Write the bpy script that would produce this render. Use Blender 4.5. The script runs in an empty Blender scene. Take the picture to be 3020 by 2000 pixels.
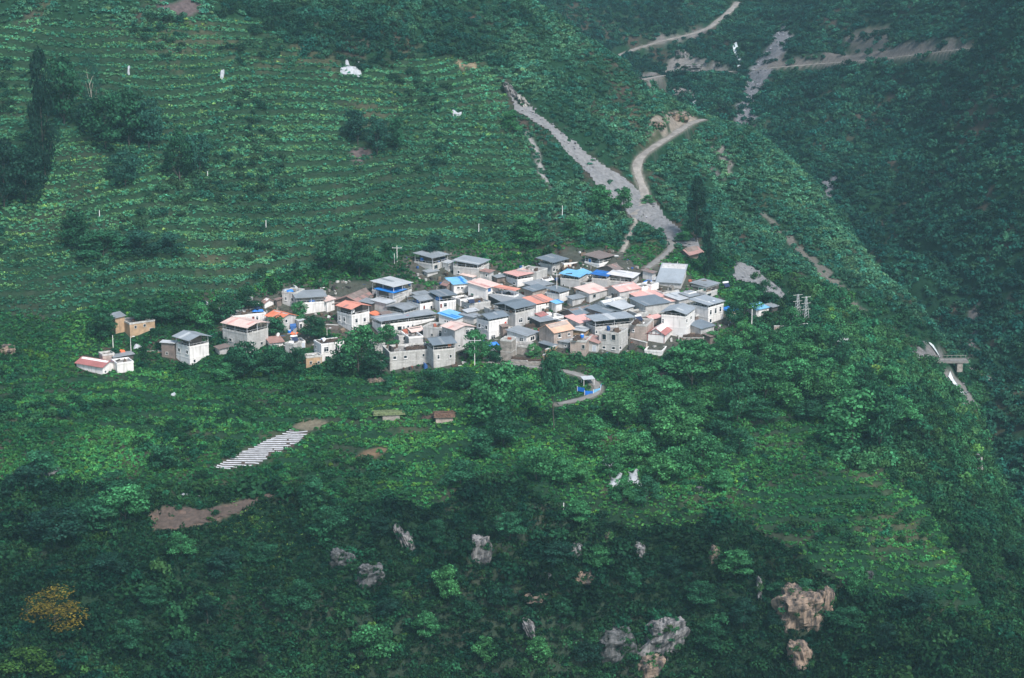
import bpy, math, random
import numpy as np
from mathutils import Vector

random.seed(7)
rng = np.random.default_rng(7)
SC = bpy.context.scene
COL = SC.collection

# ---------------------------------------------------------------- camera, world, sun, exposure
F_PX = 1510 / math.tan(math.radians(15))          # focal length in photograph pixels (3020 wide)
PITCH = math.radians(14)
cam_data = bpy.data.cameras.new('camera')
cam_data.sensor_width = 36
cam_data.lens = 18 / math.tan(math.radians(15))
cam_data.clip_start = 1
cam_data.clip_end = 6000
cam = bpy.data.objects.new('camera', cam_data)
COL.objects.link(cam)
cam.location = (0, 0, 0)
cam.rotation_euler = (math.pi / 2 - PITCH, 0, 0)
SC.camera = cam

SUN_EL, SUN_AZ = math.radians(50), math.radians(150)      # from behind and right of the camera
world = bpy.data.worlds.new('World')
SC.world = world
world.use_nodes = True
wn = world.node_tree
bg = wn.nodes['Background']
sky = wn.nodes.new('ShaderNodeTexSky')
sky.sky_type = 'NISHITA'
sky.sun_disc = False
sky.sun_elevation = SUN_EL
sky.sun_rotation = SUN_AZ
sky.air_density = 1.3
sky.dust_density = 1.5
wn.links.new(sky.outputs[0], bg.inputs[0])
bg.inputs[1].default_value = 0.085
sun_data = bpy.data.lights.new('sun', 'SUN')
sun_data.energy = 2.3
sun_data.angle = math.radians(10)
sun_data.color = (1.0, 0.96, 0.9)
sun = bpy.data.objects.new('sun', sun_data)
COL.objects.link(sun)
sd = Vector((math.sin(SUN_AZ) * math.cos(SUN_EL), math.cos(SUN_AZ) * math.cos(SUN_EL), math.sin(SUN_EL)))
sun.rotation_euler = (-sd).to_track_quat('-Z', 'Y').to_euler()
SC.view_settings.view_transform = 'Standard'
SC.view_settings.look = 'None'
SC.view_settings.exposure = 1.15
SC.view_settings.gamma = 1.0
SC.view_settings.use_curve_mapping = False
HAZE_DENSITY = 0.00017

# ---------------------------------------------------------------- view geometry helpers
CP, SP = math.cos(PITCH), math.sin(PITCH)
DK = 3020 / 2368


def ray(u, v):
    """direction for photograph pixel (u, v) of 3020 x 2000, scaled to y = 1"""
    x = (u - 1510) / F_PX
    t = (1000 - v) / F_PX
    d = np.array([x, CP + t * SP, -SP + t * CP])
    return d / d[1]


def pd(dx, dy, Y):
    return ray(dx * DK, dy * DK) * Y


def depth_scale(P):
    """photograph pixels per metre at point P"""
    return F_PX / (P[1] * CP - P[2] * SP)


# ---------------------------------------------------------------- noise
def _hash(ix, iy, seed):
    n = (ix.astype(np.int64) * 374761393 + iy.astype(np.int64) * 668265263 + seed * 974711) & 0x7fffffff
    n = ((n ^ (n >> 13)) * 1274126177) & 0x7fffffff
    n = n ^ (n >> 16)
    return (n & 0xffff) / 65535.0


def vnoise(x, y, seed=0):
    ix, iy = np.floor(x), np.floor(y)
    fx, fy = x - ix, y - iy
    fx = fx * fx * (3 - 2 * fx)
    fy = fy * fy * (3 - 2 * fy)
    a = _hash(ix, iy, seed); b = _hash(ix + 1, iy, seed)
    c = _hash(ix, iy + 1, seed); d = _hash(ix + 1, iy + 1, seed)
    return (a + (b - a) * fx) * (1 - fy) + (c + (d - c) * fx) * fy


def fbm(x, y, scale, octaves=4, seed=0):
    x = np.asarray(x, float) / scale; y = np.asarray(y, float) / scale
    s = 0; a = 0.5; t = 0
    for k in range(octaves):
        s = s + a * (vnoise(x, y, seed + k * 17) - 0.5) * 2
        t += a; a *= 0.5; x = x * 2.03 + 11.3; y = y * 2.03 + 5.7
    return s / t


def smooth(e0, e1, x):
    t = np.clip((x - e0) / (e1 - e0), 0, 1)
    return t * t * (3 - 2 * t)


# ---------------------------------------------------------------- control surfaces
def tps(P):
    P = np.array(P, float)
    X = P[:, :2] / 100.0
    n = len(X)
    r2 = ((X[:, None] - X[None]) ** 2).sum(-1)
    K = np.where(r2 > 0, 0.5 * r2 * np.log(r2 + 1e-20), 0) + np.eye(n) * 0.0006
    M = np.zeros((n + 3, n + 3))
    M[:n, :n] = K
    M[:n, n] = 1; M[:n, n + 1:] = X
    M[n, :n] = 1; M[n + 1:, :n] = X.T
    sol = np.linalg.solve(M, np.r_[P[:, 2], 0, 0, 0])

    def f(x, y):
        x = x / 100; y = y / 100
        out = sol[n] + sol[n + 1] * x + sol[n + 2] * y
        for k in range(n):
            q = (x - X[k, 0]) ** 2 + (y - X[k, 1]) ** 2
            out = out + sol[k] * 0.5 * q * np.log(q + 1e-20)
        return out
    return f


A_IMG = [
    (0, 860, 452), (200, 860, 455), (600, 860, 455), (1000, 865, 448), (1250, 850, 450), (1450, 840, 452), (1650, 830, 455),
    (0, 600, 490), (300, 600, 496), (300, 720, 479), (300, 400, 525), (300, 200, 556), (300, 0, 592), (0, 400, 518), (0, 200, 548), (0, 0, 584),
    (700, 690, 488), (700, 560, 510), (700, 400, 536), (700, 200, 568), (700, 0, 606),
    (1000, 620, 505), (1200, 590, 517), (1200, 400, 550), (1180, 200, 590), (1200, 60, 628),
    (1000, 720, 482), (1300, 720, 482), (1550, 720, 484), (1450, 600, 515),
    (1500, 500, 545), (1500, 350, 585), (1600, 300, 615), (1450, 180, 625), (1350, 300, 580), (1620, 560, 530), (1750, 640, 512),
    (1700, 500, 565), (1700, 380, 600), (1800, 470, 582), (1900, 600, 548), (2000, 720, 512), (1900, 760, 488),
    (1800, 830, 466), (2000, 850, 464), (2080, 930, 445), (2050, 1050, 420),
    (1200, 930, 432), (1200, 1010, 418), (1200, 1130, 393), (300, 950, 430), (300, 1030, 414), (300, 1130, 393), (700, 1050, 410), (500, 1180, 387), (0, 1130, 392), (0, 950, 428),
    (1700, 1000, 425), (1700, 1150, 398),
    (300, 1300, 372), (300, 1450, 356), (300, 1568, 346), (0, 1300, 370), (0, 1568, 342), (750, 1300, 375), (750, 1450, 362), (750, 1568, 352),
    (1200, 1220, 384), (1200, 1330, 375), (1200, 1450, 367), (1200, 1568, 360), (1600, 1260, 384), (1600, 1400, 374), (1600, 1568, 364),
    (1900, 1250, 382), (1850, 1350, 374), (1850, 1568, 360), (2100, 1300, 375), (2150, 1450, 356), (2200, 1568, 340),
]
SIL = [(1230, 0, 645), (1340, 80, 645), (1430, 145, 648), (1590, 255, 648), (1650, 275, 642), (1740, 305, 632), (1840, 380, 612), (1910, 460, 592),
       (1990, 560, 563), (2080, 680, 533), (2140, 790, 508), (2120, 880, 470), (2150, 960, 442), (2190, 1090, 418), (2230, 1200, 402), (2310, 1350, 376), (2375, 1480, 352)]
A = [pd(*p) for p in A_IMG] + [pd(*p) for p in SIL]
out_dir = {}
for k, p in enumerate(SIL):
    P = pd(*p)
    d = np.array([0.55, 0.83]) if k < 10 else np.array([0.95, 0.3])
    A.append(np.array([P[0] + d[0] * 30, P[1] + d[1] * 30, P[2] - 30]))
    A.append(np.array([P[0] + d[0] * 75, P[1] + d[1] * 75, P[2] - 75]))
A += [np.array(q, float) for q in [(-60, 705, -8), (-160, 660, 8), (-220, 560, -50), (-220, 700, 30), (-200, 400, -120), (-150, 800, 40), (-300, 900, 80),
                                   (-150, 300, -185), (0, 300, -205), (100, 300, -215), (-200, 300, -175), (0, 250, -240), (160, 300, -240)]]
B_IMG = [
    (1700, 150, 900), (1610, 230, 800), (2130, 800, 545), (2220, 930, 515), (2300, 1200, 445),
    (1700, 0, 985), (1400, 0, 960), (1230, 0, 930), (1500, 120, 925), (1450, 180, 870), (1580, 185, 850), (2000, 0, 900), (1850, 60, 900),
    (1820, 200, 840), (1710, 290, 765), (2100, 100, 800), (2368, 0, 720), (2368, 300, 650), (2368, 700, 560), (2368, 1100, 455), (2368, 1400, 400),
    (2100, 300, 740), (2100, 500, 672), (1900, 430, 692), (1800, 330, 740), (2000, 600, 632), (2200, 750, 578), (2368, 1250, 428), (2368, 1568, 376),
    (2600, 0, 680), (2600, 700, 535), (2600, 1200, 420), (2250, 1050, 482), (2368, 900, 505), (2250, 600, 600),
]
B = [pd(*p) for p in B_IMG] + [np.array(q, float) for q in [
    (-150, 600, -150), (-150, 450, -200), (0, 450, -200), (0, 600, -165), (0, 350, -230), (60, 400, -200), (0, 750, -120), (-100, 750, -100),
    (-100, 900, -62), (60, 700, -128), (90, 600, -145), (90, 500, -165), (-220, 1000, -20), (0, 1200, 40), (200, 1200, 60), (350, 1000, 50), (-250, 1250, 60),
    (-200, 300, -260), (150, 300, -235), (30, 800, -118), (300, 700, 20), (300, 500, -60), (70, 650, -140)]]
fA, fB = tps(A), tps(B)

# ---------------------------------------------------------------- terrain grid
NC = 600
Y0, Y1, S0, S1 = 290.0, 1280.0, -0.345, 0.345
rows = np.r_[np.arange(Y0, 335, 1.2), np.arange(335, 655, 0.56), np.arange(655, 720, 1.1), np.arange(720, Y1 + 1, 2.3)]
NR = len(rows)
cols = np.linspace(S0, S1, NC)
GY, GS = np.meshgrid(rows, cols, indexing='ij')
GX = GS * GY
ZA, ZB = fA(GX, GY), fB(GX, GY)


def grid_sample(G, x, y):
    r = np.interp(y, rows, np.arange(NR))
    c = (x / y - S0) / (S1 - S0) * (NC - 1)
    r = np.clip(r, 0, NR - 1.001); c = np.clip(c, 0, NC - 1.001)
    i = r.astype(int); j = c.astype(int)
    a = r - i; b = c - j
    return (G[i, j] * (1 - a) * (1 - b) + G[i + 1, j] * a * (1 - b) + G[i, j + 1] * (1 - a) * b + G[i + 1, j + 1] * a * b)


GZ = np.maximum(ZA, ZB)


def hgt(x, y):
    return grid_sample(GZ, np.atleast_1d(np.asarray(x, float)), np.atleast_1d(np.asarray(y, float)))


def cast(u, v, ymin=300.0):
    """first terrain point met by the line of sight through photograph pixel (u, v)"""
    d = ray(u, v)
    ys = np.arange(ymin, Y1 - 2, 1.0)
    hz = grid_sample(GZ, d[0] * ys, ys)
    below = d[2] * ys <= hz
    k = int(np.argmax(below)) if below.any() else len(ys) - 1
    lo, hi = ys[max(k - 1, 0)], ys[k]
    for _ in range(18):
        m = (lo + hi) / 2
        if d[2] * m <= grid_sample(GZ, np.array([d[0] * m]), np.array([m]))[0]:
            hi = m
        else:
            lo = m
    return np.array([d[0] * hi, hi, d[2] * hi])


def castd(dx, dy, ymin=300.0):
    return cast(dx * DK, dy * DK, ymin)


def in_poly(px, py, poly):
    poly = np.asarray(poly)
    inside = np.zeros(px.shape, bool)
    n = len(poly)
    for i in range(n):
        x1, y1 = poly[i][:2]; x2, y2 = poly[(i + 1) % n][:2]
        c = ((y1 > py) != (y2 > py)) & (px < (x2 - x1) * (py - y1) / (y2 - y1 + 1e-12) + x1)
        inside ^= c
    return inside


def world_poly(pts, steps=4):
    out = []
    for i in range(len(pts)):
        a, b = pts[i], pts[(i + 1) % len(pts)]
        for k in range(steps):
            t = k / steps
            out.append(castd(a[0] + (b[0] - a[0]) * t, a[1] + (b[1] - a[1]) * t)[:2])
    return np.array(out)


def soft_poly(px, py, poly, jitter=3.0, seed=5):
    return in_poly(px + fbm(px, py, 9, 3, seed) * jitter, py + fbm(px, py, 9, 3, seed + 9) * jitter, poly)

isA = ZA > ZB
# broad regions, as ground polygons
P_TERR = world_poly([(-120, 60), (520, 40), (800, 120), (1120, 80), (1170, 215), (1220, 330), (1290, 480), (1200, 560), (900, 585), (640, 640), (300, 690), (-120, 760)])
P_FOREST = world_poly([(520, -5), (1225, 5), (1170, 160), (1000, 110), (800, 130), (600, 90)])
P_VILLAGE = world_poly([(880, 862), (700, 790), (510, 775), (500, 690), (700, 640), (850, 650), (950, 590), (1060, 585), (1400, 590), (1560, 620), (1690, 700), (1700, 760), (1560, 815), (1300, 820), (1100, 850)])
P_GARDEN = world_poly([(-100, 870), (400, 850), (900, 870), (1100, 880), (1300, 1000), (1100, 1120), (700, 1110), (450, 1020), (-100, 1000)])
P_GARDEN_R = world_poly([(1700, 1130), (2060, 1080), (2150, 1180), (2300, 1430), (1960, 1360), (1750, 1220)])
P_GARDEN_RR = world_poly([(1730, 930), (1900, 920), (1900, 1050), (1740, 1060)])
P_SCREE = world_poly([(1165, 192), (1190, 245), (1270, 300), (1340, 370), (1380, 425), (1440, 475), (1465, 505), (1555, 552), (1622, 590), (1618, 560), (1555, 515), (1510, 455), (1450, 405), (1390, 365), (1310, 308), (1250, 262), (1215, 222)], 3)
P_SCREE_LOW = world_poly([(1690, 598), (1700, 640), (1760, 670), (1800, 690), (1830, 670), (1790, 640), (1730, 605)], 3)
P_GULLY = world_poly([(1215, 300), (1232, 330), (1250, 400), (1280, 440), (1262, 400), (1245, 330), (1222, 295)], 2)

# relief
rough = fbm(GX, GY, 34, 4, 3) * 2.2 + fbm(GX, GY, 9, 3, 8) * 0.7
slopeA = smooth(300, 340, GY)
cliffy = np.where(isA, smooth(-128, -140, np.maximum(ZA, ZB)) * smooth(430, 400, GY), 0)
mt_terr = soft_poly(GX, GY, P_TERR, 6) & isA
mt_gard = (in_poly(GX, GY, P_GARDEN) | in_poly(GX, GY, P_GARDEN_R) | in_poly(GX, GY, P_GARDEN_RR)) & isA
mt_vill = in_poly(GX, GY, P_VILLAGE) & isA


def blur(M, n=3):
    M = M.astype(float)
    for _ in range(n):
        M[1:-1, 1:-1] = (M[1:-1, 1:-1] * 2 + M[:-2, 1:-1] + M[2:, 1:-1] + M[1:-1, :-2] + M[1:-1, 2:]) / 6
    return M


w_terr, w_vill, w_gard = blur(mt_terr, 4), blur(mt_vill, 8), blur(mt_gard, 6)
amp = 1.0 - 0.75 * w_terr - 0.92 * w_vill - 0.5 * w_gard
Z = np.where(isA, ZA, ZB)
d_ab = ZA - ZB
kk = 5.0
hh = np.clip(0.5 + 0.5 * d_ab / kk, 0, 1)
Z = ZB * (1 - hh) + ZA * hh + kk * hh * (1 - hh)
Z = Z + rough * np.clip(amp, 0.05, 1)
# mountain beyond the stream: gullies running down the slope
gul = np.abs(fbm(GX * 0.9 + GY * 0.45, GY * 0.25, 26, 4, 21))
Z = Z + np.where(isA, 0, (gul - 0.3) * 14 * smooth(0, 25, -d_ab)) * (GY > 480)
spur = np.abs(fbm(GX * 1.0 + GY * 0.35, GY * 0.3, 20, 3, 31))
w_spur = blur(isA & (GX > 0.0) & (GY > 505) & ~mt_terr, 10)
Z = Z + (spur - 0.25) * 6 * w_spur
# broken cliffs at the foot of the plateau
ledge = fbm(GX, GY, 22, 4, 41)
st = 7.5
tq = Z / st + ledge * 2.6 + fbm(GX, GY, 60, 2, 44) * 1.5
fr = tq - np.floor(tq)
Zc = Z + (smooth(0.35, 0.65, fr) - fr) * st * 0.85
patchy = smooth(-0.15, 0.3, fbm(GX, GY, 30, 3, 45))
Z = Z + (Zc - Z) * np.clip(cliffy, 0, 1) * np.clip(1 - w_gard * 1.2, 0, 1) * (0.25 + 0.7 * patchy)
Z = Z + cliffy * (fbm(GX, GY, 7, 3, 47) * 1.6 + fbm(GX, GY, 16, 2, 48) * 2.0) * (1 - w_gard)
# terraces
TH = 2.45
warp = fbm(GX, GY, 60, 2, 51) * 2.6 + fbm(GX, GY, 26, 2, 52) * 0.9
tq = Z / TH + warp
fr = tq - np.floor(tq)
TFR = fr
strength = np.clip(0.55 + 0.9 * fbm(GX, GY, 40, 3, 55), 0.15, 1.0)
Z = Z + (smooth(0.70, 0.98, fr) - fr) * TH * 0.9 * w_terr * strength
tq2 = Z / 1.3 + warp
fr2 = tq2 - np.floor(tq2)
TFR2 = fr2
Z = Z + (smooth(0.70, 0.98, fr2) - fr2) * 1.3 * 0.7 * w_gard
GZ = Z
# ---------------------------------------------------------------- roads and fields cut into the slope
def resample(P, step):
    P = np.asarray(P, float)
    seg = np.r_[0, np.cumsum(np.linalg.norm(np.diff(P[:, :2], axis=0), axis=1))]
    n = max(2, int(seg[-1] / step) + 1)
    t = np.linspace(0, seg[-1], n)
    return np.stack([np.interp(t, seg, P[:, k]) for k in range(P.shape[1])], 1)


def smooth_line(P, it=6):
    P = P.copy()
    for _ in range(it):
        P[1:-1] = (P[:-2] + 2 * P[1:-1] + P[2:]) / 4
    return P


ROADS = {}


def road_line(key, pts, width, label_pts=None, depth=None, cut=1.6):
    W = np.array([castd(*p) for p in pts])
    W = smooth_line(resample(W, 2.0), 8)
    W = smooth_line(resample(W, 1.0), 6)
    ROADS[key] = (W, width)
    global GZ
    lo, hi = W[:, :2].min(0) - 12, W[:, :2].max(0) + 12
    m = (GX > lo[0]) & (GX < hi[0]) & (GY > lo[1]) & (GY < hi[1])
    if not m.any():
        return
    px, py = GX[m], GY[m]
    best = np.full(px.shape, 1e9); zz = np.zeros(px.shape)
    for k in range(len(W)):
        d = (px - W[k, 0]) ** 2 + (py - W[k, 1]) ** 2
        q = d < best
        best[q] = d[q]; zz[q] = W[k, 2]
    dist = np.sqrt(best)
    w = 1 - smooth(width / 2 + 0.5, width / 2 + 0.5 + cut, dist)
    GZ[m] = GZ[m] * (1 - w) + zz * w


road_line('hill', [(1625, 277), (1598, 284), (1560, 310), (1520, 335), (1480, 362), (1464, 385), (1470, 405), (1488, 430), (1500, 455), (1480, 478), (1465, 500)], 2.5)
road_line('spur', [(1465, 500), (1475, 512), (1460, 535), (1448, 560), (1438, 585)], 1.2)
road_line('entry', [(1495, 622), (1520, 602), (1548, 585), (1556, 570), (1546, 555)], 1.8)
road_line('lower', [(1130, 838), (1190, 846), (1250, 850), (1320, 858), (1362, 874), (1395, 890), (1404, 902), (1396, 912), (1372, 922), (1330, 928), (1290, 935)], 2.2)
road_line('far_a', [(1425, 132), (1470, 113), (1530, 95), (1600, 80), (1640, 66), (1665, 45), (1695, 20), (1706, 5)], 3.0, cut=3)
road_line('far_b', [(1480, 186), (1530, 176), (1580, 172), (1640, 167), (1700, 166)], 3.0, cut=3)
road_line('ledge', [(1740, 163), (1800, 156), (1900, 148), (2000, 141), (2100, 130), (2180, 120), (2250, 112)], 2.6, cut=3)
road_line('gorge', [(2172, 836), (2210, 838), (2240, 850), (2290, 880)], 3.0, cut=3)


def flat_poly(poly, soft=2.0, tilt=True):
    global GZ
    c = poly.mean(0)
    m = (abs(GX - c[0]) < 60) & (abs(GY - c[1]) < 60)
    ins = in_poly(GX, GY, poly) & m
    A_ = np.c_[GX[ins], GY[ins], np.ones(ins.sum())]
    co, *_ = np.linalg.lstsq(A_, GZ[ins], rcond=None)
    w = blur(ins, 3)
    GZ = GZ * (1 - w) + (co[0] * GX + co[1] * GY + co[2]) * w
    return co


P_PLASTIC = world_poly([(492, 1080), (560, 1046), (640, 1008), (672, 993), (720, 997), (700, 1022), (640, 1050), (590, 1078), (530, 1084)], 3)
P_SEED = world_poly([(672, 990), (700, 972), (740, 967), (762, 975), (745, 992), (720, 996)], 3)
P_BROWN = world_poly([(342, 1222), (342, 1180), (385, 1170), (470, 1180), (560, 1155), (660, 1135), (686, 1130), (600, 1160), (540, 1190), (480, 1215), (420, 1226)], 3)
P_PLOT = world_poly([(805, 1066), (850, 1040), (880, 1034), (900, 1042), (860, 1058)], 2)
CO_PL = flat_poly(P_PLASTIC)
flat_poly(P_SEED)
flat_poly(P_BROWN)

# ---------------------------------------------------------------- mesh building
class MB:
    def __init__(s):
        s.v = []; s.f = []

    def box(s, x0, x1, y0, y1, z0, z1):
        n = len(s.v)
        s.v += [(x0, y0, z0), (x1, y0, z0), (x1, y1, z0), (x0, y1, z0), (x0, y0, z1), (x1, y0, z1), (x1, y1, z1), (x0, y1, z1)]
        s.f += [(n, n + 3, n + 2, n + 1), (n + 4, n + 5, n + 6, n + 7), (n, n + 1, n + 5, n + 4), (n + 1, n + 2, n + 6, n + 5), (n + 2, n + 3, n + 7, n + 6), (n + 3, n, n + 4, n + 7)]
        return s

    def prism(s, ring0, ring1, caps=True):
        """two rings of equal length joined by quads"""
        n = len(s.v); k = len(ring0)
        s.v += list(ring0) + list(ring1)
        for i in range(k):
            j = (i + 1) % k
            s.f.append((n + i, n + j, n + k + j, n + k + i))
        if caps:
            s.f.append(tuple(n + i for i in reversed(range(k))))
            s.f.append(tuple(n + k + i for i in range(k)))
        return s

    def tube(s, pts, radii, sides=7):
        n = len(s.v)
        pts = [Vector(p) for p in pts]
        for i, p in enumerate(pts):
            d = (pts[min(i + 1, len(pts) - 1)] - pts[max(i - 1, 0)]).normalized()
            up = Vector((0, 0, 1)) if abs(d.z) < 0.9 else Vector((1, 0, 0))
            a = d.cross(up).normalized(); b = d.cross(a)
            for k in range(sides):
                t = 2 * math.pi * k / sides
                s.v.append(tuple(p + (a * math.cos(t) + b * math.sin(t)) * radii[i]))
        for i in range(len(pts) - 1):
            for k in range(sides):
                q = (k + 1) % sides
                s.f.append((n + i * sides + k, n + i * sides + q, n + (i + 1) * sides + q, n + (i + 1) * sides + k))
        s.f.append(tuple(n + k for k in reversed(range(sides))))
        e = n + (len(pts) - 1) * sides
        s.f.append(tuple(e + k for k in range(sides)))
        return s

    def mesh(s, name, mat=None, smooth_=False):
        me = bpy.data.meshes.new(name)
        me.from_pydata([tuple(map(float, p)) for p in s.v], [], s.f)
        if mat:
            me.materials.append(mat)
        if smooth_:
            me.polygons.foreach_set('use_smooth', [True] * len(me.polygons))
        me.update()
        return me

    def build(s, name, mat=None, parent=None, smooth_=False, loc=None, rz=None):
        o = bpy.data.objects.new(name, s.mesh(name, mat, smooth_))
        COL.objects.link(o)
        if parent:
            o.parent = parent
        if loc is not None:
            o.location = loc
        if rz is not None:
            o.rotation_euler.z = rz
        return o


def tag(o, label, cat, group=None):
    o['label'] = label
    o['category'] = cat
    if group:
        o['group'] = group
    return o


def empty(name, label, cat, loc=(0, 0, 0), rz=0.0, group=None):
    o = bpy.data.objects.new(name, None)
    COL.objects.link(o)
    o.location = tuple(float(q) for q in loc)
    o.rotation_euler.z = rz
    o.empty_display_size = 0.5
    return tag(o, label, cat, group)


# ---------------------------------------------------------------- materials
MATS = {}


def mat(name, col, rough=0.85, var=0.25, scale=1.5, metal=0.0, bump=0.0, bscale=8.0, stain=0.0, ribs=0.0, ribdir=0, spec=0.3, blocks=False):
    if name in MATS:
        return MATS[name]
    m = bpy.data.materials.new(name)
    m.use_nodes = True
    nt = m.node_tree
    N, L = nt.nodes, nt.links
    p = N['Principled BSDF']
    p.inputs['Roughness'].default_value = rough
    p.inputs['Metallic'].default_value = metal
    p.inputs['Specular IOR Level'].default_value = spec
    tc = N.new('ShaderNodeTexCoord')
    geo = N.new('ShaderNodeNewGeometry')
    n1 = N.new('ShaderNodeTexNoise')
    n1.inputs['Scale'].default_value = scale
    n1.inputs['Detail'].default_value = 5
    L.new(geo.outputs['Position'], n1.inputs['Vector'])
    r = N.new('ShaderNodeMapRange')
    r.inputs[1].default_value = 0.3; r.inputs[2].default_value = 0.7
    r.inputs[3].default_value = 1 - var; r.inputs[4].default_value = 1 + var
    L.new(n1.outputs['Fac'], r.inputs[0])
    mul = N.new('ShaderNodeVectorMath'); mul.operation = 'SCALE'
    mul.inputs[0].default_value = col
    L.new(r.outputs[0], mul.inputs['Scale'])
    last = mul.outputs[0]
    if stain:
        # rain streaks: noise stretched down the wall
        mp = N.new('ShaderNodeMapping'); mp.inputs['Scale'].default_value = (1.6, 1.6, 0.22)
        L.new(geo.outputs['Position'], mp.inputs['Vector'])
        n2 = N.new('ShaderNodeTexNoise'); n2.inputs['Scale'].default_value = 1.0; n2.inputs['Detail'].default_value = 6
        L.new(mp.outputs[0], n2.inputs['Vector'])
        cr = N.new('ShaderNodeMapRange')
        cr.inputs[1].default_value = 0.5; cr.inputs[2].default_value = 0.72; cr.inputs[3].default_value = 0; cr.inputs[4].default_value = stain
        L.new(n2.outputs['Fac'], cr.inputs[0])
        mx = N.new('ShaderNodeMix'); mx.data_type = 'RGBA'
        L.new(cr.outputs[0], mx.inputs['Factor'])
        L.new(last, mx.inputs[6])
        mx.inputs[7].default_value = (0.13, 0.115, 0.10, 1)
        last = mx.outputs[2]
    if blocks:
        bt = N.new('ShaderNodeTexBrick')
        bt.inputs['Scale'].default_value = 1.0
        bt.inputs['Brick Width'].default_value = 0.8; bt.inputs['Row Height'].default_value = 0.4
        bt.inputs['Mortar Size'].default_value = 0.03
        bt.inputs['Color1'].default_value = (1, 1, 1, 1); bt.inputs['Color2'].default_value = (0.8, 0.8, 0.8, 1)
        bt.inputs['Mortar'].default_value = (0.62, 0.6, 0.58, 1)
        cb = N.new('ShaderNodeSeparateXYZ'); L.new(tc.outputs['Object'], cb.inputs[0])
        ad = N.new('ShaderNodeMath'); L.new(cb.outputs[0], ad.inputs[0]); L.new(cb.outputs[1], ad.inputs[1])
        cc = N.new('ShaderNodeCombineXYZ'); L.new(ad.outputs[0], cc.inputs[0]); L.new(cb.outputs[2], cc.inputs[1])
        L.new(cc.outputs[0], bt.inputs['Vector'])
        m2 = N.new('ShaderNodeMix'); m2.data_type = 'RGBA'; m2.blend_type = 'MULTIPLY'; m2.inputs['Factor'].default_value = 0.7
        L.new(last, m2.inputs[6]); L.new(bt.outputs['Color'], m2.inputs[7])
        last = m2.outputs[2]
    L.new(last, p.inputs['Base Color'])
    if ribs or bump:
        bp = N.new('ShaderNodeBump')
        if ribs:
            w = N.new('ShaderNodeTexWave'); w.wave_type = 'BANDS'; w.bands_direction = 'Y' if ribdir else 'X'
            w.inputs['Scale'].default_value = 1.1
            L.new(tc.outputs['Object'], w.inputs['Vector'])
            L.new(w.outputs['Fac'], bp.inputs['Height'])
            bp.inputs['Strength'].default_value = ribs
            bp.inputs['Distance'].default_value = 0.05
            m3 = N.new('ShaderNodeMix'); m3.data_type = 'RGBA'; m3.blend_type = 'MULTIPLY'; m3.inputs['Factor'].default_value = 0.22
            L.new(last, m3.inputs[6]); L.new(w.outputs['Color'], m3.inputs[7])
            L.new(m3.outputs[2], p.inputs['Base Color'])
        else:
            n3 = N.new('ShaderNodeTexNoise'); n3.inputs['Scale'].default_value = bscale; n3.inputs['Detail'].default_value = 6
            L.new(geo.outputs['Position'], n3.inputs['Vector'])
            L.new(n3.outputs['Fac'], bp.inputs['Height'])
            bp.inputs['Strength'].default_value = bump
            bp.inputs['Distance'].default_value = 0.3
        L.new(bp.outputs[0], p.inputs['Normal'])
    MATS[name] = m
    return m


def attr_mat(name, attr, atype='GEOMETRY', rough=0.9, var=0.35, scale=0.6, bump=0.5, bscale=3.0, leafattr=None, transl=0.0):
    m = bpy.data.materials.new(name)
    m.use_nodes = True
    nt = m.node_tree; N, L = nt.nodes, nt.links
    p = N['Principled BSDF']
    p.inputs['Roughness'].default_value = rough
    p.inputs['Specular IOR Level'].default_value = 0.05
    a = N.new('ShaderNodeAttribute'); a.attribute_type = atype; a.attribute_name = attr
    last = a.outputs['Color']
    if leafattr:
        b = N.new('ShaderNodeAttribute'); b.attribute_type = 'GEOMETRY'; b.attribute_name = leafattr
        s = N.new('ShaderNodeVectorMath'); s.operation = 'SCALE'
        L.new(last, s.inputs[0]); L.new(b.outputs['Fac'], s.inputs['Scale'])
        last = s.outputs[0]
    else:
        g = N.new('ShaderNodeNewGeometry')
        n1 = N.new('ShaderNodeTexNoise'); n1.inputs['Scale'].default_value = scale; n1.inputs['Detail'].default_value = 8
        n1.inputs['Roughness'].default_value = 0.7
        L.new(g.outputs['Position'], n1.inputs['Vector'])
        r = N.new('ShaderNodeMapRange')
        r.inputs[1].default_value = 0.3; r.inputs[2].default_value = 0.7; r.inputs[3].default_value = 1 - var; r.inputs[4].default_value = 1 + var
        L.new(n1.outputs['Fac'], r.inputs[0])
        s = N.new('ShaderNodeVectorMath'); s.operation = 'SCALE'
        L.new(last, s.inputs[0]); L.new(r.outputs[0], s.inputs['Scale'])
        last = s.outputs[0]
        n3 = N.new('ShaderNodeTexNoise'); n3.inputs['Scale'].default_value = bscale; n3.inputs['Detail'].default_value = 6
        L.new(g.outputs['Position'], n3.inputs['Vector'])
        bp = N.new('ShaderNodeBump'); bp.inputs['Strength'].default_value = bump; bp.inputs['Distance'].default_value = 0.4
        L.new(n3.outputs['Fac'], bp.inputs['Height']); L.new(bp.outputs[0], p.inputs['Normal'])
    L.new(last, p.inputs['Base Color'])
    if transl:
        tr = N.new('ShaderNodeBsdfTranslucent'); L.new(last, tr.inputs['Color'])
        mx = N.new('ShaderNodeMixShader'); mx.inputs[0].default_value = transl
        L.new(p.outputs[0], mx.inputs[1]); L.new(tr.outputs[0], mx.inputs[2])
        L.new(mx.outputs[0], N['Material Output'].inputs['Surface'])
    return m


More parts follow.
